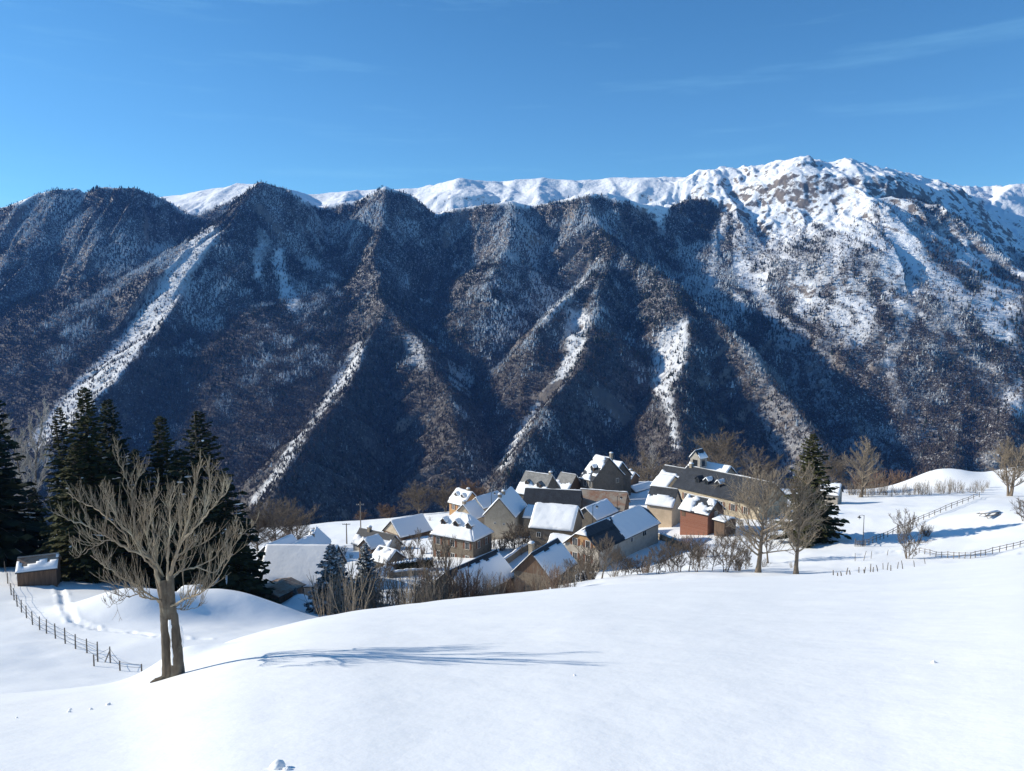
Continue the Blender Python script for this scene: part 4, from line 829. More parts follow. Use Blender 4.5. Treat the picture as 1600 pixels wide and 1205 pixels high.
put_tree('birch', 63, 800, 626, 'second pale thin birch, standing closer to the spruce group', name='birch_tree', Y=130, wide=1.0)
put_tree('orchard_b', 1600, 822, 776, 'twiggy bush cut by the right edge of the photo', name='bare_bush', cat='bush', Y=140, wide=1.2)
put_tree('orchard_b', 800, 838, 818, 'snowy tangled bush below the beige chimney gable', name='bare_bush', cat='bush', Y=158, wide=2.0)
put_tree('orchard_b', 820, 840, 822, 'snowy tangled bush beside the narrow stone house', name='bare_bush', cat='bush', Y=156, wide=1.8)
put_tree('round', 1300, 790, 705, 'bare crown half hidden behind the right side of the dark spruce', Y=225, wide=1.1)
put_tree('round', 1160, 790, 735, 'bare tree rising over the right end of the manor roof', Y=215, wide=1.0)
for i, (px, top, Y) in enumerate([(1050, 838, 116), (1076, 840, 113), (1096, 842, 118), (1028, 850, 112), (1112, 850, 114), (1152, 838, 112), (1166, 852, 115), (960, 852, 115), (924, 846, 118), (975, 866, 112), (1012, 862, 117), (1088, 856, 110), (890, 872, 112)]):
    put_tree(('orchard_b', 'orchard', 'sapling')[i % 3], px, 900, top, 'thin bare tree in the uneven orchard row along the crest below the village', Y=Y, wide=1.0, group='orchard trees along the crest')
for i, (px, top, Y) in enumerate([(628, 838, 150), (641, 846, 142), (655, 860, 132), (612, 868, 130), (682, 866, 128), (596, 870, 122), (668, 880, 118), (538, 852, 160)]):
    put_tree(('orchard', 'orchard_b')[i % 2], px, 900, top, 'small bare garden tree in the plots left of the three dormer house', Y=Y, wide=0.9, group='garden trees left of the three dormer house')
# ---- thickets and hedges of thin shoots
SHR = [shrub(s, 3.0, 15, 0.24, 0.022, 6, M_TWIG) for s in (31, 32)] + [shrub(33, 3.0, 22, 0.34, 0.020, 7, M_DTWIG), shrub(34, 3.0, 34, 0.30, 0.028, 6, M_RTWIG)]
def put_shrub(i, px, py, top, label, Y=None, wide=1.0, group=None, name='shrub'):
    p = at(px, py, Y) if Y else hit(px, py)
    p.z = gz(p.x, p.y); s = max((ray(px, top)[1] * p.y - p.z) / 2.9, 0.2)
    o = link(bpy.data.objects.new(name, SHR[i])); o.location = p; o.rotation_euler = (0, 0, (px * 0.7) % 6.28); o.scale = (s * wide, s * wide, s)
    return tag(o, label, 'shrub', group)
GT = 'thin leafless shoots thick along the back of the snowy knoll'
rs_ = random.Random(5)
for i, px in enumerate(range(497, 700, 9)):
    put_shrub((0, 1, 2)[i % 3], px + rs_.uniform(-3, 3), 945, rs_.uniform(868, 905) + (12 if 560 < px < 640 else 0), 'thin leafless shoots in the thicket behind the knoll, below the village left half', Y=rs_.uniform(92, 110), wide=rs_.uniform(.7, 1.1), group=GT)
for i, px in enumerate(range(640, 900, 8)):
    put_shrub((2, 3, 1)[i % 3], px + rs_.uniform(-4, 4), 930, rs_.uniform(868, 908), 'bare shoots standing along the crest before the two nearest gables', Y=rs_.uniform(100, 112), wide=rs_.uniform(.7, 1.1), group='bare shoots before the nearest gables')
for i, px in enumerate(range(915, 1240, 46)):
    put_shrub((2, 0, 3)[i % 3], px + rs_.uniform(-6, 6), 900, rs_.uniform(868, 886), 'low bare undergrowth between the orchard trees on the snow', Y=rs_.uniform(112, 128), wide=rs_.uniform(.8, 1.5), group='undergrowth among the orchard trees')
GH = 'thin stems in the hedge along the far edge of the right field'
for i, px in enumerate(range(1326, 1545, 6)):
    put_shrub((0, 2, 1)[i % 3], px + rs_.uniform(-2, 2), 775, rs_.uniform(744, 762), 'thin hedge stem on the snow bank along the far edge of the right field', Y=rs_.uniform(206, 216), wide=rs_.uniform(.6, 1.0), group=GH)
for i, px in enumerate(range(1350, 1600, 14)):
    put_shrub((3, 2)[i % 2], px, 765, rs_.uniform(730, 742), 'dull brown bush in the row behind the snow mound, right background', Y=rs_.uniform(250, 262), wide=1.6, group='brown bushes behind the snow mound')
for i, (px, py, tp, Y) in enumerate([(618, 846, 836, 176), (640, 856, 845, 168), (662, 862, 850, 160), (690, 902, 888, 138), (770, 842, 828, 160), (783, 850, 834, 156), (812, 850, 832, 152), (840, 862, 848, 148), (846, 872, 858, 142), (868, 874, 860, 138), (900, 882, 868, 130), (918, 884, 870, 128), (1030, 842, 828, 158), (1052, 846, 832, 152), (1070, 846, 832, 148), (1092, 842, 826, 150),
    (1010, 880, 862, 128), (1100, 862, 846, 140), (1125, 850, 832, 148), (1150, 846, 828, 150), (705, 818, 806, 205), (690, 820, 808, 208), (672, 818, 806, 212), (530, 872, 858, 165), (548, 878, 864, 160), (640, 900, 884, 132), (664, 906, 888, 126)]):
    put_shrub((2, 0, 3)[i % 3], px, py, tp, 'small leafless garden bush between the village houses', Y=Y, wide=1.3, group='garden bushes between the houses')
put_shrub(3, 1448, 838, 818, 'round russet bush on the snow beside the rail fence', wide=1.5)
# clipped hedge below the small white roof
def hedge(x0, x1, Y, z_px, label):
    rs = np.random.RandomState(8); a, b = at(x0, z_px, Y), at(x1, z_px, Y + 4); n = 4200; f = rs.rand(n)
    X = a.x + (b.x - a.x) * f; Yy = a.y + (b.y - a.y) * f + rs.uniform(-.6, .6, n); g = ground(X, Yy); h = rs.rand(n) ** 0.8 * 1.9; c = np.stack([X, Yy, g + h], -1)
    d1 = rs.normal(0, .13, (n, 3)); d2 = rs.normal(0, .13, (n, 3)); Vv = np.stack([c - d1, c + d1, c + d2], 1).reshape(-1, 3)
    m = NT('hedge_leaf'); m.col(m.mix(m.rng(m.noise(2.0), .3, .7), (0.035, 0.045, 0.022), (0.10, 0.085, 0.05))); m.rough(.9)
    r = empty('hedge', (a.x, a.y, gz(a.x, a.y)), 0, label, 'hedge'); me = np_mesh('foliage', Vv - np.array(r.location), np.arange(n * 3).reshape(-1, 3), m.m, False); o = link(bpy.data.objects.new('foliage', me)); o.parent = r
    xs = np.linspace(0, 1, 60); top = MB(); pr = []
    for k, t in enumerate(xs):
        x, y = a.x + (b.x - a.x) * t, a.y + (b.y - a.y) * t; z = gz(x, y) + 1.85 + 0.1 * math.sin(k * 1.7); w = .55 + .1 * math.sin(k * .9)
        pr.append([(x - r.location.x, y - w - r.location.y, z - r.location.z), (x - r.location.x, y - r.location.y, z + .28 - r.location.z), (x - r.location.x, y + w - r.location.y, z - r.location.z)])
    top.add([p for q in pr for p in q], [(3 * k + j, 3 * k + 3 + j, 3 * k + 4 + j, 3 * k + 1 + j) for k in range(59) for j in range(2)]); top.build('snow_layer', M_ROOFSNOW, r, True)
hedge(606, 676, 138, 872, 'clipped dark hedge topped with snow left of the three dormer house')
# ---- conifers
def mat_needle(name, c1, c2, frost=0.0):
    s = NT(name); c = s.mix(s.rng(s.noise(0.9, 4, 0.65), 0.3, 0.7), c1, c2)
    if frost: c = s.mix(s.rng(s.noise(2.6, 3, 0.7), 0.58 - frost * .2, 0.72 - frost * .2, 0, 0.85), c, (0.62, 0.66, 0.70))
    s.col(c); s.rough(0.85); s.b.inputs['Specular IOR Level'].default_value = 0.1; return s.m
M_NEEDLE = mat_needle('spruce_needles', (0.014, 0.021, 0.013), (0.046, 0.054, 0.027))
M_NEEDLE2 = mat_needle('olive_spruce_needles', (0.026, 0.033, 0.014), (0.078, 0.078, 0.033))
M_FROST = mat_needle('frosted_needles', (0.030, 0.045, 0.045), (0.075, 0.095, 0.095), 0.7)
def conifer(seed, H=22, R=3.6, dens=1.0, droop=0.35, mat=None, snow=0.06, prof=0.72):
    rs = np.random.RandomState(seed); tr = Tubes(); P, _ = curve((0, 0, -0.6), (0, 0, 1), H, 8, rs, 0.012); tr.add(P, np.linspace(H * 0.016, 0.03, 9), 7)
    V, S = [], []; nb = int(40 * H * dens / 4)
    br = Tubes()
    for i in range(nb):
        f = (i + rs.rand()) / nb; z = H * (0.06 + 0.93 * f); az = i * 2.39996 + rs.uniform(-.4, .4)
        L_ = R * ((1 - f) ** prof * 0.96 + 0.03) * rs.uniform(0.62, 1.18); s = 7
        t = np.linspace(0, 1, s); el = 0.55 * f - 0.15 - droop * (1 - f) * 0.4
        px = L_ * t; pz = L_ * (t * el - droop * 0.75 * t * (1 - 0.5 * f) * (t) + 0.22 * t ** 3)
        sp = np.stack([np.cos(az) * px, np.sin(az) * px, z + pz], -1); br.add(sp, np.linspace(0.035, 0.01, s), 3)
        side = np.array([-math.sin(az), math.cos(az), 0.0]); out = np.array([math.cos(az), math.sin(az), 0.0])
        n = max(9, int(34 * L_ / R * dens))
        tt = rs.rand(n) ** 0.75; q = np.stack([np.interp(tt, t, sp[:, k]) for k in range(3)], -1); sg = np.sign(rs.rand(n) - 0.5); wl = (0.20 + 0.34 * (1 - tt)) * L_ * rs.uniform(.5, 1.15, n) * 0.75 + 0.18
        tipd = side[None] * (sg * wl)[:, None] * rs.uniform(.4, 1, n)[:, None] + out[None] * (wl * rs.uniform(.3, .9, n))[:, None] + np.array([0, 0, -1.0])[None] * (wl * rs.uniform(.12, .55, n))[:, None]
        wv = np.cross(tipd, np.array([0.2, 0.1, 1.0]) + rs.normal(0, .5, (n, 3))); wv /= np.linalg.norm(wv, axis=1, keepdims=True) + 1e-6; wd = (0.14 + 0.24 * wl)[:, None]
        mid = q + tipd * 0.55; V.append(np.stack([q, mid + wv * wd, q + tipd, mid - wv * wd], 1).reshape(-1, 3))
        if rs.rand() < snow and f < 0.85:
            c0, c1 = sorted(rs.uniform(0.3, 1.0, 2)); c1 = min(c1 + .15, 1); m = 5; ts = np.linspace(c0, c1, m); q = np.stack([np.interp(ts, t, sp[:, k]) for k in range(3)], -1) + np.array([0, 0, .07]); S.append((q, side * L_ * 0.07))
    V = np.concatenate(V); nm = np_mesh('needles', V, np.arange(len(V)).reshape(-1, 4), mat or M_NEEDLE, False)
    st = Tubes()
    for q, w in S: st.add(q, np.array([.03, .12, .15, .11, .03]) * 0.85, 5)
    return tr.mesh('trunk', M_BARK), nm, br.mesh('branches', M_BARK), (st.mesh('snow_clumps', M_ROOFSNOW) if S else None), H
CON = {'a': conifer(41, 24, 4.6), 'b': conifer(42, 24, 3.6, snow=.05, mat=M_NEEDLE2), 'c': conifer(43, 24, 4.9, droop=.5, snow=.14), 'lone': conifer(44, 24, 4.6, droop=.3, snow=.05, prof=.72, mat=M_NEEDLE2), 'frost': conifer(45, 10, 2.9, 1.5, droop=.45, mat=M_FROST, snow=.10), 'thin': conifer(46, 24, 2.7, .8, snow=.05, mat=M_NEEDLE2)}
def put_conifer(key, px, py, top, Y, label, wide=1.0, name='spruce_tree', group='tall dark spruces at the left'):
    t, n, b, s, H = CON[key]; p = at(px, py, Y); p.z = gz(p.x, p.y); sc = (ray(px, top)[1] * Y - p.z) / H
    r = empty(name, p, px * 0.61, label, 'conifer', group); r.scale = (sc * wide, sc * wide, sc)
    for nm, me in (('trunk', t), ('crown', n), ('branches', b), ('snow_clumps', s)):
        if me: o = link(bpy.data.objects.new(nm, me)); o.parent = r
put_conifer('c', -12, 900, 585, 112, 'leftmost spruce, cut by the photo edge, snow lying on its long low branches', 1.45)
put_conifer('thin', 108, 900, 634, 108, 'slim olive spruce at the left of the spruce group', 1.5)
put_conifer('b', 148, 905, 603, 106, 'tallest olive spruce, pointed top high above the left group', 1.55)
put_conifer('a', 182, 900, 622, 112, 'dark broad spruce close behind the tallest olive one', 1.25)
put_conifer('b', 262, 915, 648, 112, 'dark spruce in the gap behind the crown of the big bare tree', 1.45)
put_conifer('a', 322, 925, 640, 106, 'broadest dark spruce, right end of the group, before the farmhouse', 1.5)
put_conifer('c', 222, 915, 700, 116, 'lower spruce with snow streaked boughs in the middle of the group', 1.6)
put_conifer('c', 355, 925, 735, 103, 'lower dark spruce skirt at the right foot of the broadest one', 1.6)
put_conifer('a', 288, 920, 700, 110, 'mid height dark spruce filling the gap left of the broadest one', 1.6)
put_conifer('b', 128, 898, 690, 103, 'mid height olive spruce under the slim one, right behind the plank shed', 1.7)
put_conifer('c', 60, 890, 760, 118, 'short snow streaked spruce behind the plank shed', 1.3)
put_conifer('lone', 1263, 868, 676, 146, 'lone dark spruce right of the village behind the tall narrow bare tree', 1.65, group=None)
put_conifer('frost', 520, 945, 850, 104, 'frosted bluish conifer in front of the long low building', 1.25, group='frosted conifers')
put_conifer('frost', 572, 935, 848, 112, 'second frosted conifer, right of the bluish one', 0.95, group='frosted conifers')
put_conifer('frost', 462, 945, 918, 112, 'small snow laden conifer at the corner of the long low building', 1.4, group='frosted conifers')
# ------------------------------------------------------------ the big bare tree in front
M_TRUNK = mat_bark('grey_trunk', (0.055, 0.046, 0.036), (0.155, 0.127, 0.098), (0.23, 0.21, 0.16))
def front_tree():
    rs = np.random.RandomState(77); Y0 = 22.0; base = hit(266, 1058); Y0 = base.y
    root = empty('pollard_tree', base, 0, 'big bare pollarded tree with twin lichen trunk, alone on the snowy knoll in front', 'tree')
    o = np.array(base)
    def pl(pts, d0=0.0, d1=0.0, n=5, jit=.010):
        P = np.array([np.array(at(px, py, Y0 + d0 + (d1 - d0) * i / (len(pts) - 1))) - o for i, (px, py) in enumerate(pts)])
        t = np.linspace(0, len(P) - 1, (len(P) - 1) * n + 1); Q = np.stack([np.interp(t, np.arange(len(P)), P[:, k]) for k in range(3)], -1)
        for _ in range(3): Q[1:-1] = 0.25 * Q[:-2] + 0.5 * Q[1:-1] + 0.25 * Q[2:]
        Q[1:-1] += rs.normal(0, jit, Q[1:-1].shape); return Q
    T = Tubes()
    for pts, r0, r1, a, b in (([(266, 1074), (264.5, 1044), (263, 1010), (259.5, 975), (257, 945), (252, 918), (246, 895)], .155, .075, 0, 0.06), ([(277, 1074), (277, 1040), (274.5, 1008), (271.5, 975), (267, 945), (266, 922), (265, 895)], .150, .07, -.03, -.04),
                              ([(272, 1066), (258, 1061), (246, 1063), (236, 1068)], .11, .04, -.06, -.15)):
        Q = pl(pts, a, b, 5, .004); R = np.linspace(r0, r1, len(Q)) * (1 + 0.03 * np.sin(np.linspace(0, 5, len(Q)) + r0 * 50)); R[:4] *= np.array([1.25, 1.2, 1.1, 1.05]); T.add(Q, R, 10)
    # pollard knuckle where the limbs part
    Q = pl([(264, 965), (261, 938), (256, 905)], 0, 0, 5, .004); T.add(Q, .105 + .02 * np.sin(np.linspace(0, math.pi, len(Q))), 10)
    t = link(bpy.data.objects.new('trunk', T.mesh('trunk', M_TRUNK))); t.parent = root
    C = Tubes(); shoots = 0
    LIMBS = [([(255, 925), (240, 879), (234, 867), (197, 856), (166, 836), (144, 825), (118, 811), (93, 805), (73, 794)], .085, 0, -1.6), ([(197, 856), (195, 831), (158, 797), (132, 780), (107, 769), (82, 750)], .05, -.5, 1.0),
             ([(236, 868), (214, 852), (203, 786), (203, 752), (192, 726), (180, 701), (173, 673)], .065, .2, .5), ([(203, 752), (210, 730), (219, 708)], .03, .4, .7), ([(255, 915), (243, 880), (240, 828), (234, 786), (244, 755), (248, 715)], .07, .3, 1.8),
             ([(262, 915), (274, 865), (290, 828), (299, 786), (305, 743), (321, 690)], .085, 0, -1.2), ([(286, 838), (316, 808), (336, 780), (364, 752), (370, 736)], .05, -.5, -1.8), ([(316, 808), (328, 780), (334, 743), (331, 698)], .04, -.8, .6),
             ([(262, 910), (280, 890), (310, 884), (345, 868), (372, 832), (389, 818)], .06, 0, 1.5), ([(266, 948), (292, 935), (320, 927), (351, 900), (378, 858)], .055, -.1, -1.4), ([(310, 884), (345, 895), (372, 860), (386, 838), (415, 812)], .032, .6, 2.0),
             ([(254, 944), (224, 922), (192, 906), (153, 884), (125, 864)], .06, .1, 1.5), ([(226, 924), (200, 932), (178, 940), (157, 950)], .028, .4, 0.2), ([(250, 938), (220, 934), (205, 920), (172, 912), (140, 905)], .04, -.1, -1.3),
             ([(245, 890), (222, 870), (205, 835), (178, 800), (160, 770), (152, 742)], .055, -.2, -1.4), ([(262, 905), (262, 860), (268, 815), (264, 775), (274, 738)], .055, -.3, -1.6), ([(270, 870), (300, 852), (326, 842), (345, 815)], .045, .2, 1.6),
             ([(166, 836), (140, 845), (112, 862), (96, 870)], .03, -.9, -1.6), ([(255, 900), (232, 848), (222, 805), (226, 772)], .05, .1, -.9), ([(275, 870), (283, 830), (280, 790), (290, 752)], .05, .1, 1.4), ([(262, 946), (285, 955), (312, 950), (330, 940)], .028, .2, .9)]
    for pts, r, a, b in LIMBS:
        pts = [(260 + (px - 260) * (0.98 - 0.10 * min(abs(px - 260) / 120, 1)), 935 + (py - 935) * (0.98 - 0.09 * min(abs(py - 935) / 200, 1))) for px, py in pts]; a *= .9; b *= .9
        Q = pl(pts, a, b, 6); R = r * 0.50 * (1 - np.linspace(0, 1, len(Q)) ** 0.8 * 0.80) * (1 + .10 * rs.normal(0, 1, len(Q)).clip(-1, 1)); C.add(Q, R, 7); L_ = np.linalg.norm(np.diff(Q, axis=0), axis=1).sum()
        for m in range(int(9 + L_ * 10.5)):
            g = 0.16 + 0.84 * rs.rand(); j = int(min(g * (len(Q) - 1), len(Q) - 2)); d = Q[j + 1] - Q[j]; d = d / np.linalg.norm(d) * 0.55 + rs.normal(0, .42, 3) + np.array([0, 0, .75])
            l = rs.uniform(.24, .85) * (1.1 - .70 * g); q, dd = curve(Q[j], d, l, 5, rs, .05, .10); C.add(q, np.linspace(min(.0088, R[j] * .7), .003, 6), 4)
            for k in range(rs.randint(2, 6)):
                h = rs.randint(1, 5); d2 = q[h + 1 if h < 5 else 5] - q[h]; d2 = d2 / np.linalg.norm(d2) * .8 + rs.normal(0, .33, 3) + np.array([0, 0, .45]); q2, _ = curve(q[h], d2, l * rs.uniform(.3, .75), 3, rs, .05, .1); C.add(q2, np.linspace(.005, .0022, 4), 3)
    c = link(bpy.data.objects.new('crown', C.mesh('crown', M_ASH))); c.parent = root
    S = Tubes()
    Q = pl([(271.0, 1046), (269.5, 1020), (267, 990), (265, 968)], -.135, -.125, 6, .004); S.add(Q, .030 * (0.35 + np.abs(np.sin(np.linspace(0.3, 5.6, len(Q))))), 6)
    Q = pl([(286, 1012), (285.5, 995), (282, 972)], -.05, -.05, 6, .003); S.add(Q, .016 * (0.3 + np.abs(np.sin(np.linspace(0.1, 7.0, len(Q))))), 6)
    s = link(bpy.data.objects.new('packed_snow', S.mesh('packed_snow', M_ROOFSNOW))); s.parent = root
front_tree()
# ------------------------------------------------------------ fences
def fence(name, label, posts, rails, mat, rail_mat, r=0.05, group=None, cat='fence', rail_r=0.012):
    """posts: (px, py, height, lean) or with a distance; rails: heights of the wires or rails strung between them"""
    P = []
    for p in posts:
        q = hit(p[0], p[1]) if len(p) < 5 else at(p[0], p[1], p[4])
        q.z = gz(q.x, q.y); P.append((q, p[2], p[3]))
    root = empty(name, P[0][0], 0, label, cat, group); o = P[0][0]
    tops = []
    for q, h, ln in P:
        b = q - o; mb = MB(); mb.tube([b - Vector((0, 0, .3)), b + Vector((ln * h * .5, 0, h * .5)), b + Vector((ln * h, 0.02, h))], [r * 1.1, r, r * .85], 6); mb.build('post', mat, root); tops.append((b, h, ln))
    for hr in rails:
        mb = MB()
        for (b0, h0, l0), (b1, h1, l1) in zip(tops[:-1], tops[1:]):
            a, b = b0 + Vector((l0 * h0 * hr, 0, h0 * hr)), b1 + Vector((l1 * h1 * hr, 0, h1 * hr)); m = (a + b) / 2 - Vector((0, 0, .03)); mb.tube([a, m, b], rail_r, 4)
        mb.build('wire' if rail_r < .03 else 'rail', rail_mat, root)
    return root
fence('wire_fence', 'thin wire fence on dark posts curving down the left snow slope', [(3, 868, 1.4, .02), (8, 893, 1.4, -.03), (12, 912, 1.4, .03), (17.6, 930, 1.4, 0), (22, 938, 1.4, .02), (27, 948, 1.3, -.02), (33.5, 957, 1.35, .03), (41.5, 966, 1.3, 0), (51, 976.5, 1.35, -.02), (62, 984.5, 1.3, .02), (72.5, 990, 1.35, .05), (86.6, 998, 1.4, 0),
       (102, 1006, 1.4, 0), (118, 1014, 1.25, 0.02), (136, 1020.6, 1.2, 0), (152.7, 1034, 1.6, .02)], (.25, .55, .85), M_TIMBER, M_IRON, .055)
fence('wire_fence', 'short low end of the wire fence with a braced post, in the hollow', [(147, 1041, .9, 0), (172.5, 1036, 1.3, 0), (187.5, 1048, .75, 0), (221.4, 1049, .55, 0)], (.5, .9), M_TIMBER, M_IRON, .055)
def brace():
    r = [o for o in COL.objects if o.name == 'wire_fence.001'][0]; q = hit(172.5, 1036); a = hit(164, 1035); o = Vector(r.location); MB().tube([a - o, q - o + Vector((0, 0, 1.0))], .045, 6).build('brace', M_TIMBER, r)
brace()
def lerp_posts(pts, n, h, jit=.06, seed=1):
    rr = random.Random(seed); out = []; k = len(pts) - 1
    for i in range(n):
        t = i / (n - 1) * k; j = min(int(t), k - 1); f = t - j; out.append((pts[j][0] + (pts[j + 1][0] - pts[j][0]) * f, pts[j][1] + (pts[j + 1][1] - pts[j][1]) * f, h * rr.uniform(.85, 1.1), rr.uniform(-jit, jit)))
    return out
fence('rail_fence', 'long rail fence climbing diagonally across the right hand field', lerp_posts([(1352, 853), (1385, 840), (1430, 818), (1480, 797), (1530, 777)], 24, 1.15, .05, 2), (.55, .95), M_TIMBER, M_TIMBER, .07, rail_r=.05)
fence('rail_fence', 'sagging rail fence along the near edge of the right field', lerp_posts([(1436, 864), (1462, 870), (1490, 873), (1516, 873), (1540, 868), (1572, 860), (1604, 852)], 19, 1.0, .10, 3), (.5, .9), M_TIMBER, M_TIMBER, .06, rail_r=.045)
fence('wooden_gate', 'small dark wooden gate at the foot of the single street lamp', [(1336, 854, 1.5, 0), (1339, 854, 1.1, 0), (1342, 854, 1.2, 0), (1345, 854, 1.1, 0), (1350, 854, 1.2, 0)], (.3, .8), M_TIMBER, M_TIMBER, .07, cat='gate', rail_r=.05)
GS = 'bare stakes sticking out of the snow at the right crest'
rr_ = random.Random(9)
for i, (px, py, h) in enumerate([(1302, 899, 8), (1309, 900, 5), (1315, 900, 7), (1322, 898, 11), (1329, 898, 7), (1342, 895, 9), (1350, 895, 9), (1351, 896, 6), (1360, 894, 13), (1364, 894, 8), (1372, 893, 10), (1380, 890, 10), (1386, 891, 12), (1392, 892, 9), (1402, 889, 11), (1411, 889, 13), (1429, 886, 10), (1446, 881, 10), (1336, 877, 13), (1349, 876, 15), (1361, 873, 12), (1386, 868, 9)]):
    p = hit(px, py); H = h * p.y / FPX * 1.05; ln = rr_.uniform(-.35, .3); mb = MB(); mb.tube([(0, 0, -.3), (ln * H * .5, 0, H * .5), (ln * H, 0, H)], [.05, .045, .035], 6); o = mb.build('stake', M_TIMBER); o.location = p
    tag(o, 'thin weathered stake leaning out of the snow at the right end of the crest', 'stake', GS)
# ------------------------------------------------------------ lamps and poles
def street_lamp(px, py, top, Y, label, side=-1):
    p = at(px, py, Y) if Y else hit(px, py); p.z = gz(p.x, p.y); H = ray(px, top)[1] * p.y - p.z; r = empty('street_lamp', p, 0, label, 'street lamp', 'old fashioned street lamps')
    MB().tube([(0, 0, 0), (0, 0, H * .4), (0, 0, H)], [.09, .07, .05], 8).build('pole', M_IRON, r)
    MB().tube([(0, 0, H - .15), (side * .35, 0, H + .02), (side * .85, 0, H - .08)], .035, 6).build('arm', M_IRON, r)
    x = side * .85; mb = MB(); mb.tube([(x, 0, H - .1), (x, 0, H - .3), (x, 0, H - .42), (x, 0, H - .44)], [.05, .16, .34, .36], 8); ln = mb.build('lamp_shade', M_IRON, r); MB().tube([(x, 0, H - .44), (x, 0, H - .62), (x, 0, H - .78)], [.2, .17, .06], 8).build('lantern_glass', M_WHITE, ln)
street_lamp(1348, 854, 805, None, 'single street lamp standing beside the rail fence in the right field')
street_lamp(768, 802, 769, 198, 'street lamp seen against the large plain blue roof', 1)
street_lamp(926, 822, 789, 158, 'street lamp seen against the blue roof with white ridge', 1)
street_lamp(964, 820, 775, 172, 'street lamp in front of the patched rusty roof', 1)
def utility_pole(px, py, top, Y, bar, label):
    p = at(px, py, Y); p.z = gz(p.x, p.y); H = ray(px, top)[1] * Y - p.z; r = empty('utility_pole', p, .1, label, 'utility pole'); MB().tube([(0, 0, -.3), (0, 0, H)], [.17, .11], 8).build('pole', M_TIMBER, r)
    zb = H - bar; mb = MB(); mb.box(-1.0, 1.0, -.2, -.1, zb, zb + .14); b = mb.build('crossarm', M_TIMBER, r)
    for x in (-.9, -.45, .45, .9): MB().tube([(x, -.15, zb + .14), (x, -.15, zb + .34)], .06, 6).build('insulator', M_WHITE, b)
utility_pole(564, 840, 784, 205, .9, 'tall pale utility pole rising behind the torn slate roof')
utility_pole(542, 856, 818, 190, .25, 'shorter utility pole with crossbar standing before the white field')
# ------------------------------------------------------------ garden walls, table, snow clods
def garden_wall(p0, p1, Y0, Y1, h, label):
    a, b = at(p0[0], p0[1], Y0), at(p1[0], p1[1], Y1); a.z = gz(a.x, a.y); b.z = gz(b.x, b.y); r = empty('garden_wall', a, 0, label, 'wall'); n = 16; mb, sn = MB(), MB(); d = (b - a).normalized(); s = Vector((-d.y, d.x, 0)).normalized() * .28; vs, ss = [], []
    for i in range(n + 1):
        q = a + (b - a) * i / n; q.z = gz(q.x, q.y); q -= a; vs += [q - s - Vector((0, 0, .4)), q - s + Vector((0, 0, h)), q + s + Vector((0, 0, h)), q + s - Vector((0, 0, .4))]
        t = Vector((0, 0, h)); k = .22 + .06 * math.sin(i * 1.9); ss += [q + t - s * 1.1 + Vector((0, 0, .004)), q + t - s * .7 + Vector((0, 0, k)), q + t + s * .7 + Vector((0, 0, k)), q + t + s * 1.1 + Vector((0, 0, .004))]
    f = [(4 * i + k, 4 * i + 4 + k, 4 * i + 5 + k, 4 * i + 1 + k) for i in range(n) for k in range(3)]; e = [(0, 1, 2, 3), (4 * n + 3, 4 * n + 2, 4 * n + 1, 4 * n)]
    mb.add(vs, f + e).build('stonework', W['rubble'], r); sn.add(ss, f + e).build('snow_layer', M_ROOFSNOW, r, True)
garden_wall((780, 862), (834, 846), 142, 158, 1.3, 'snow capped garden wall running up behind the nearest barn roof')
garden_wall((606, 884), (668, 880), 132, 136, 1.0, 'low snow capped terrace wall under the clipped hedge')
garden_wall((1030, 838), (1066, 846), 160, 150, 1.2, 'short snow capped wall at the gable end of the long chalet')
def picnic_table():
    p = hit(1547, 806); r = empty('picnic_table', p, .3, 'half buried picnic table with snowy top on the right hand slope', 'picnic table'); mb = MB(); mb.box(-2.2, 2.2, -.4, .4, .62, .70); mb.build('table_top', M_TIMBER, r)
    mb = MB(); mb.box(-2.1, 2.1, -.36, .36, .702, .86); mb.build('snow_layer', M_ROOFSNOW, r, True)
    for y in (-.95, .95): mb = MB(); mb.box(-2.2, 2.2, y - .16, y + .16, .34, .41); mb.build('bench', M_TIMBER, r)
    for x in (-1.6, 1.6): MB().tube([(x, -1.0, -.2), (x, -.2, .62)], .06).build('leg', M_TIMBER, r); MB().tube([(x, 1.0, -.2), (x, .2, .62)], .06).build('leg', M_TIMBER, r)
picnic_table()
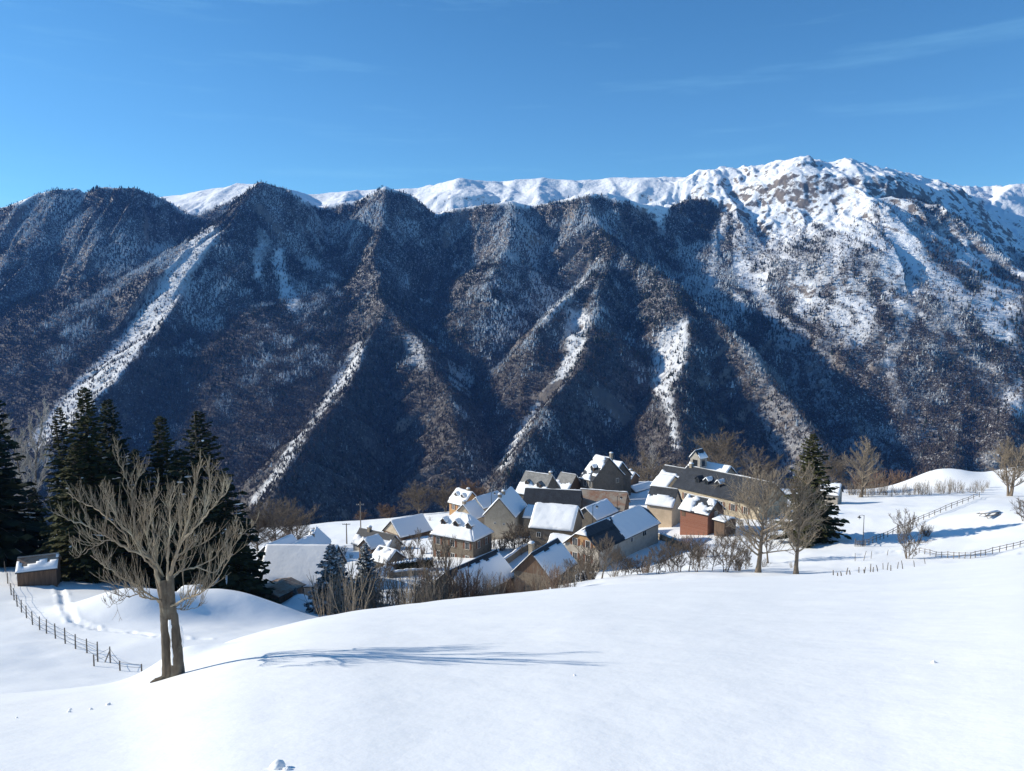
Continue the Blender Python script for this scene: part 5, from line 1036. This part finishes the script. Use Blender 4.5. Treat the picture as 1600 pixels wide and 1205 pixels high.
def clod(px, py, w, label, seed):
    p = hit(px, py); r = w * p.y / FPX / 2; bm = bmesh.new(); bmesh.ops.create_icosphere(bm, subdivisions=3, radius=1.0)
    for v in bm.verts:
        c = v.co.copy(); k = 1 + .35 * float(fbm(np.array([c.x * 1.6 + seed]), np.array([c.y * 1.6 + c.z * 2.1]), 3, seed)[0]); v.co = Vector((c.x * r * k, c.y * r * k * .8, c.z * r * k * .7 + r * .25))
    me = bpy.data.meshes.new('snow_clod'); bm.to_mesh(me); bm.free(); me.materials.append(M_SNOW); me.polygons.foreach_set('use_smooth', [True] * len(me.polygons)); o = link(bpy.data.objects.new('snow_clod', me)); o.location = p; tag(o, label, 'snow lump', 'lumps of snow on the knoll')
clod(434, 1200, 26, 'largest snow lump, at the very bottom of the picture', 1); clod(448, 1203, 12, 'small snow lump touching the largest one', 8); clod(108, 1113, 7, 'snow lump with another resting on it, lower left of the knoll', 2); clod(110, 1109, 5, 'tiny snow lump resting on another, lower left of the knoll', 3); clod(142, 1109, 6, 'middle one of the snow lumps in a line lower left', 4)
clod(169, 1102, 8, 'rightmost of the snow lumps in a line lower left', 5); clod(898, 1056, 5, 'lone little snow lump at the middle of the knoll', 6); clod(1459, 1036, 8, 'lone snow lump on the right part of the knoll', 7); clod(26, 1122, 4, 'leftmost tiny snow lump near the picture edge', 9)
# ------------------------------------------------------------ the valley air
def build_haze():
    s = bpy.data.materials.new('haze'); s.use_nodes = True; t = s.node_tree; t.nodes.remove(t.nodes['Principled BSDF'])
    v = t.nodes.new('ShaderNodeVolumePrincipled'); v.inputs['Color'].default_value = (0.13, 0.34, 1.0, 1); v.inputs['Density'].default_value = 0.000036; v.inputs['Anisotropy'].default_value = 0.1
    t.links.new(v.outputs[0], t.nodes['Material Output'].inputs['Volume'])
    x0, x1, y0, y1, z0, z1 = -9500, 7200, -80, 6400, -1100, 1500
    vs = [(x, y, z) for z in (z0, z1) for y in (y0, y1) for x in (x0, x1)]
    me = np_mesh('haze', vs, [(0, 2, 3, 1), (4, 5, 7, 6), (0, 1, 5, 4), (2, 6, 7, 3), (0, 4, 6, 2), (1, 3, 7, 5)], s, False)
    tag(link(bpy.data.objects.new('haze', me)), 'thin blue valley haze', 'haze', kind='stuff')
build_haze()
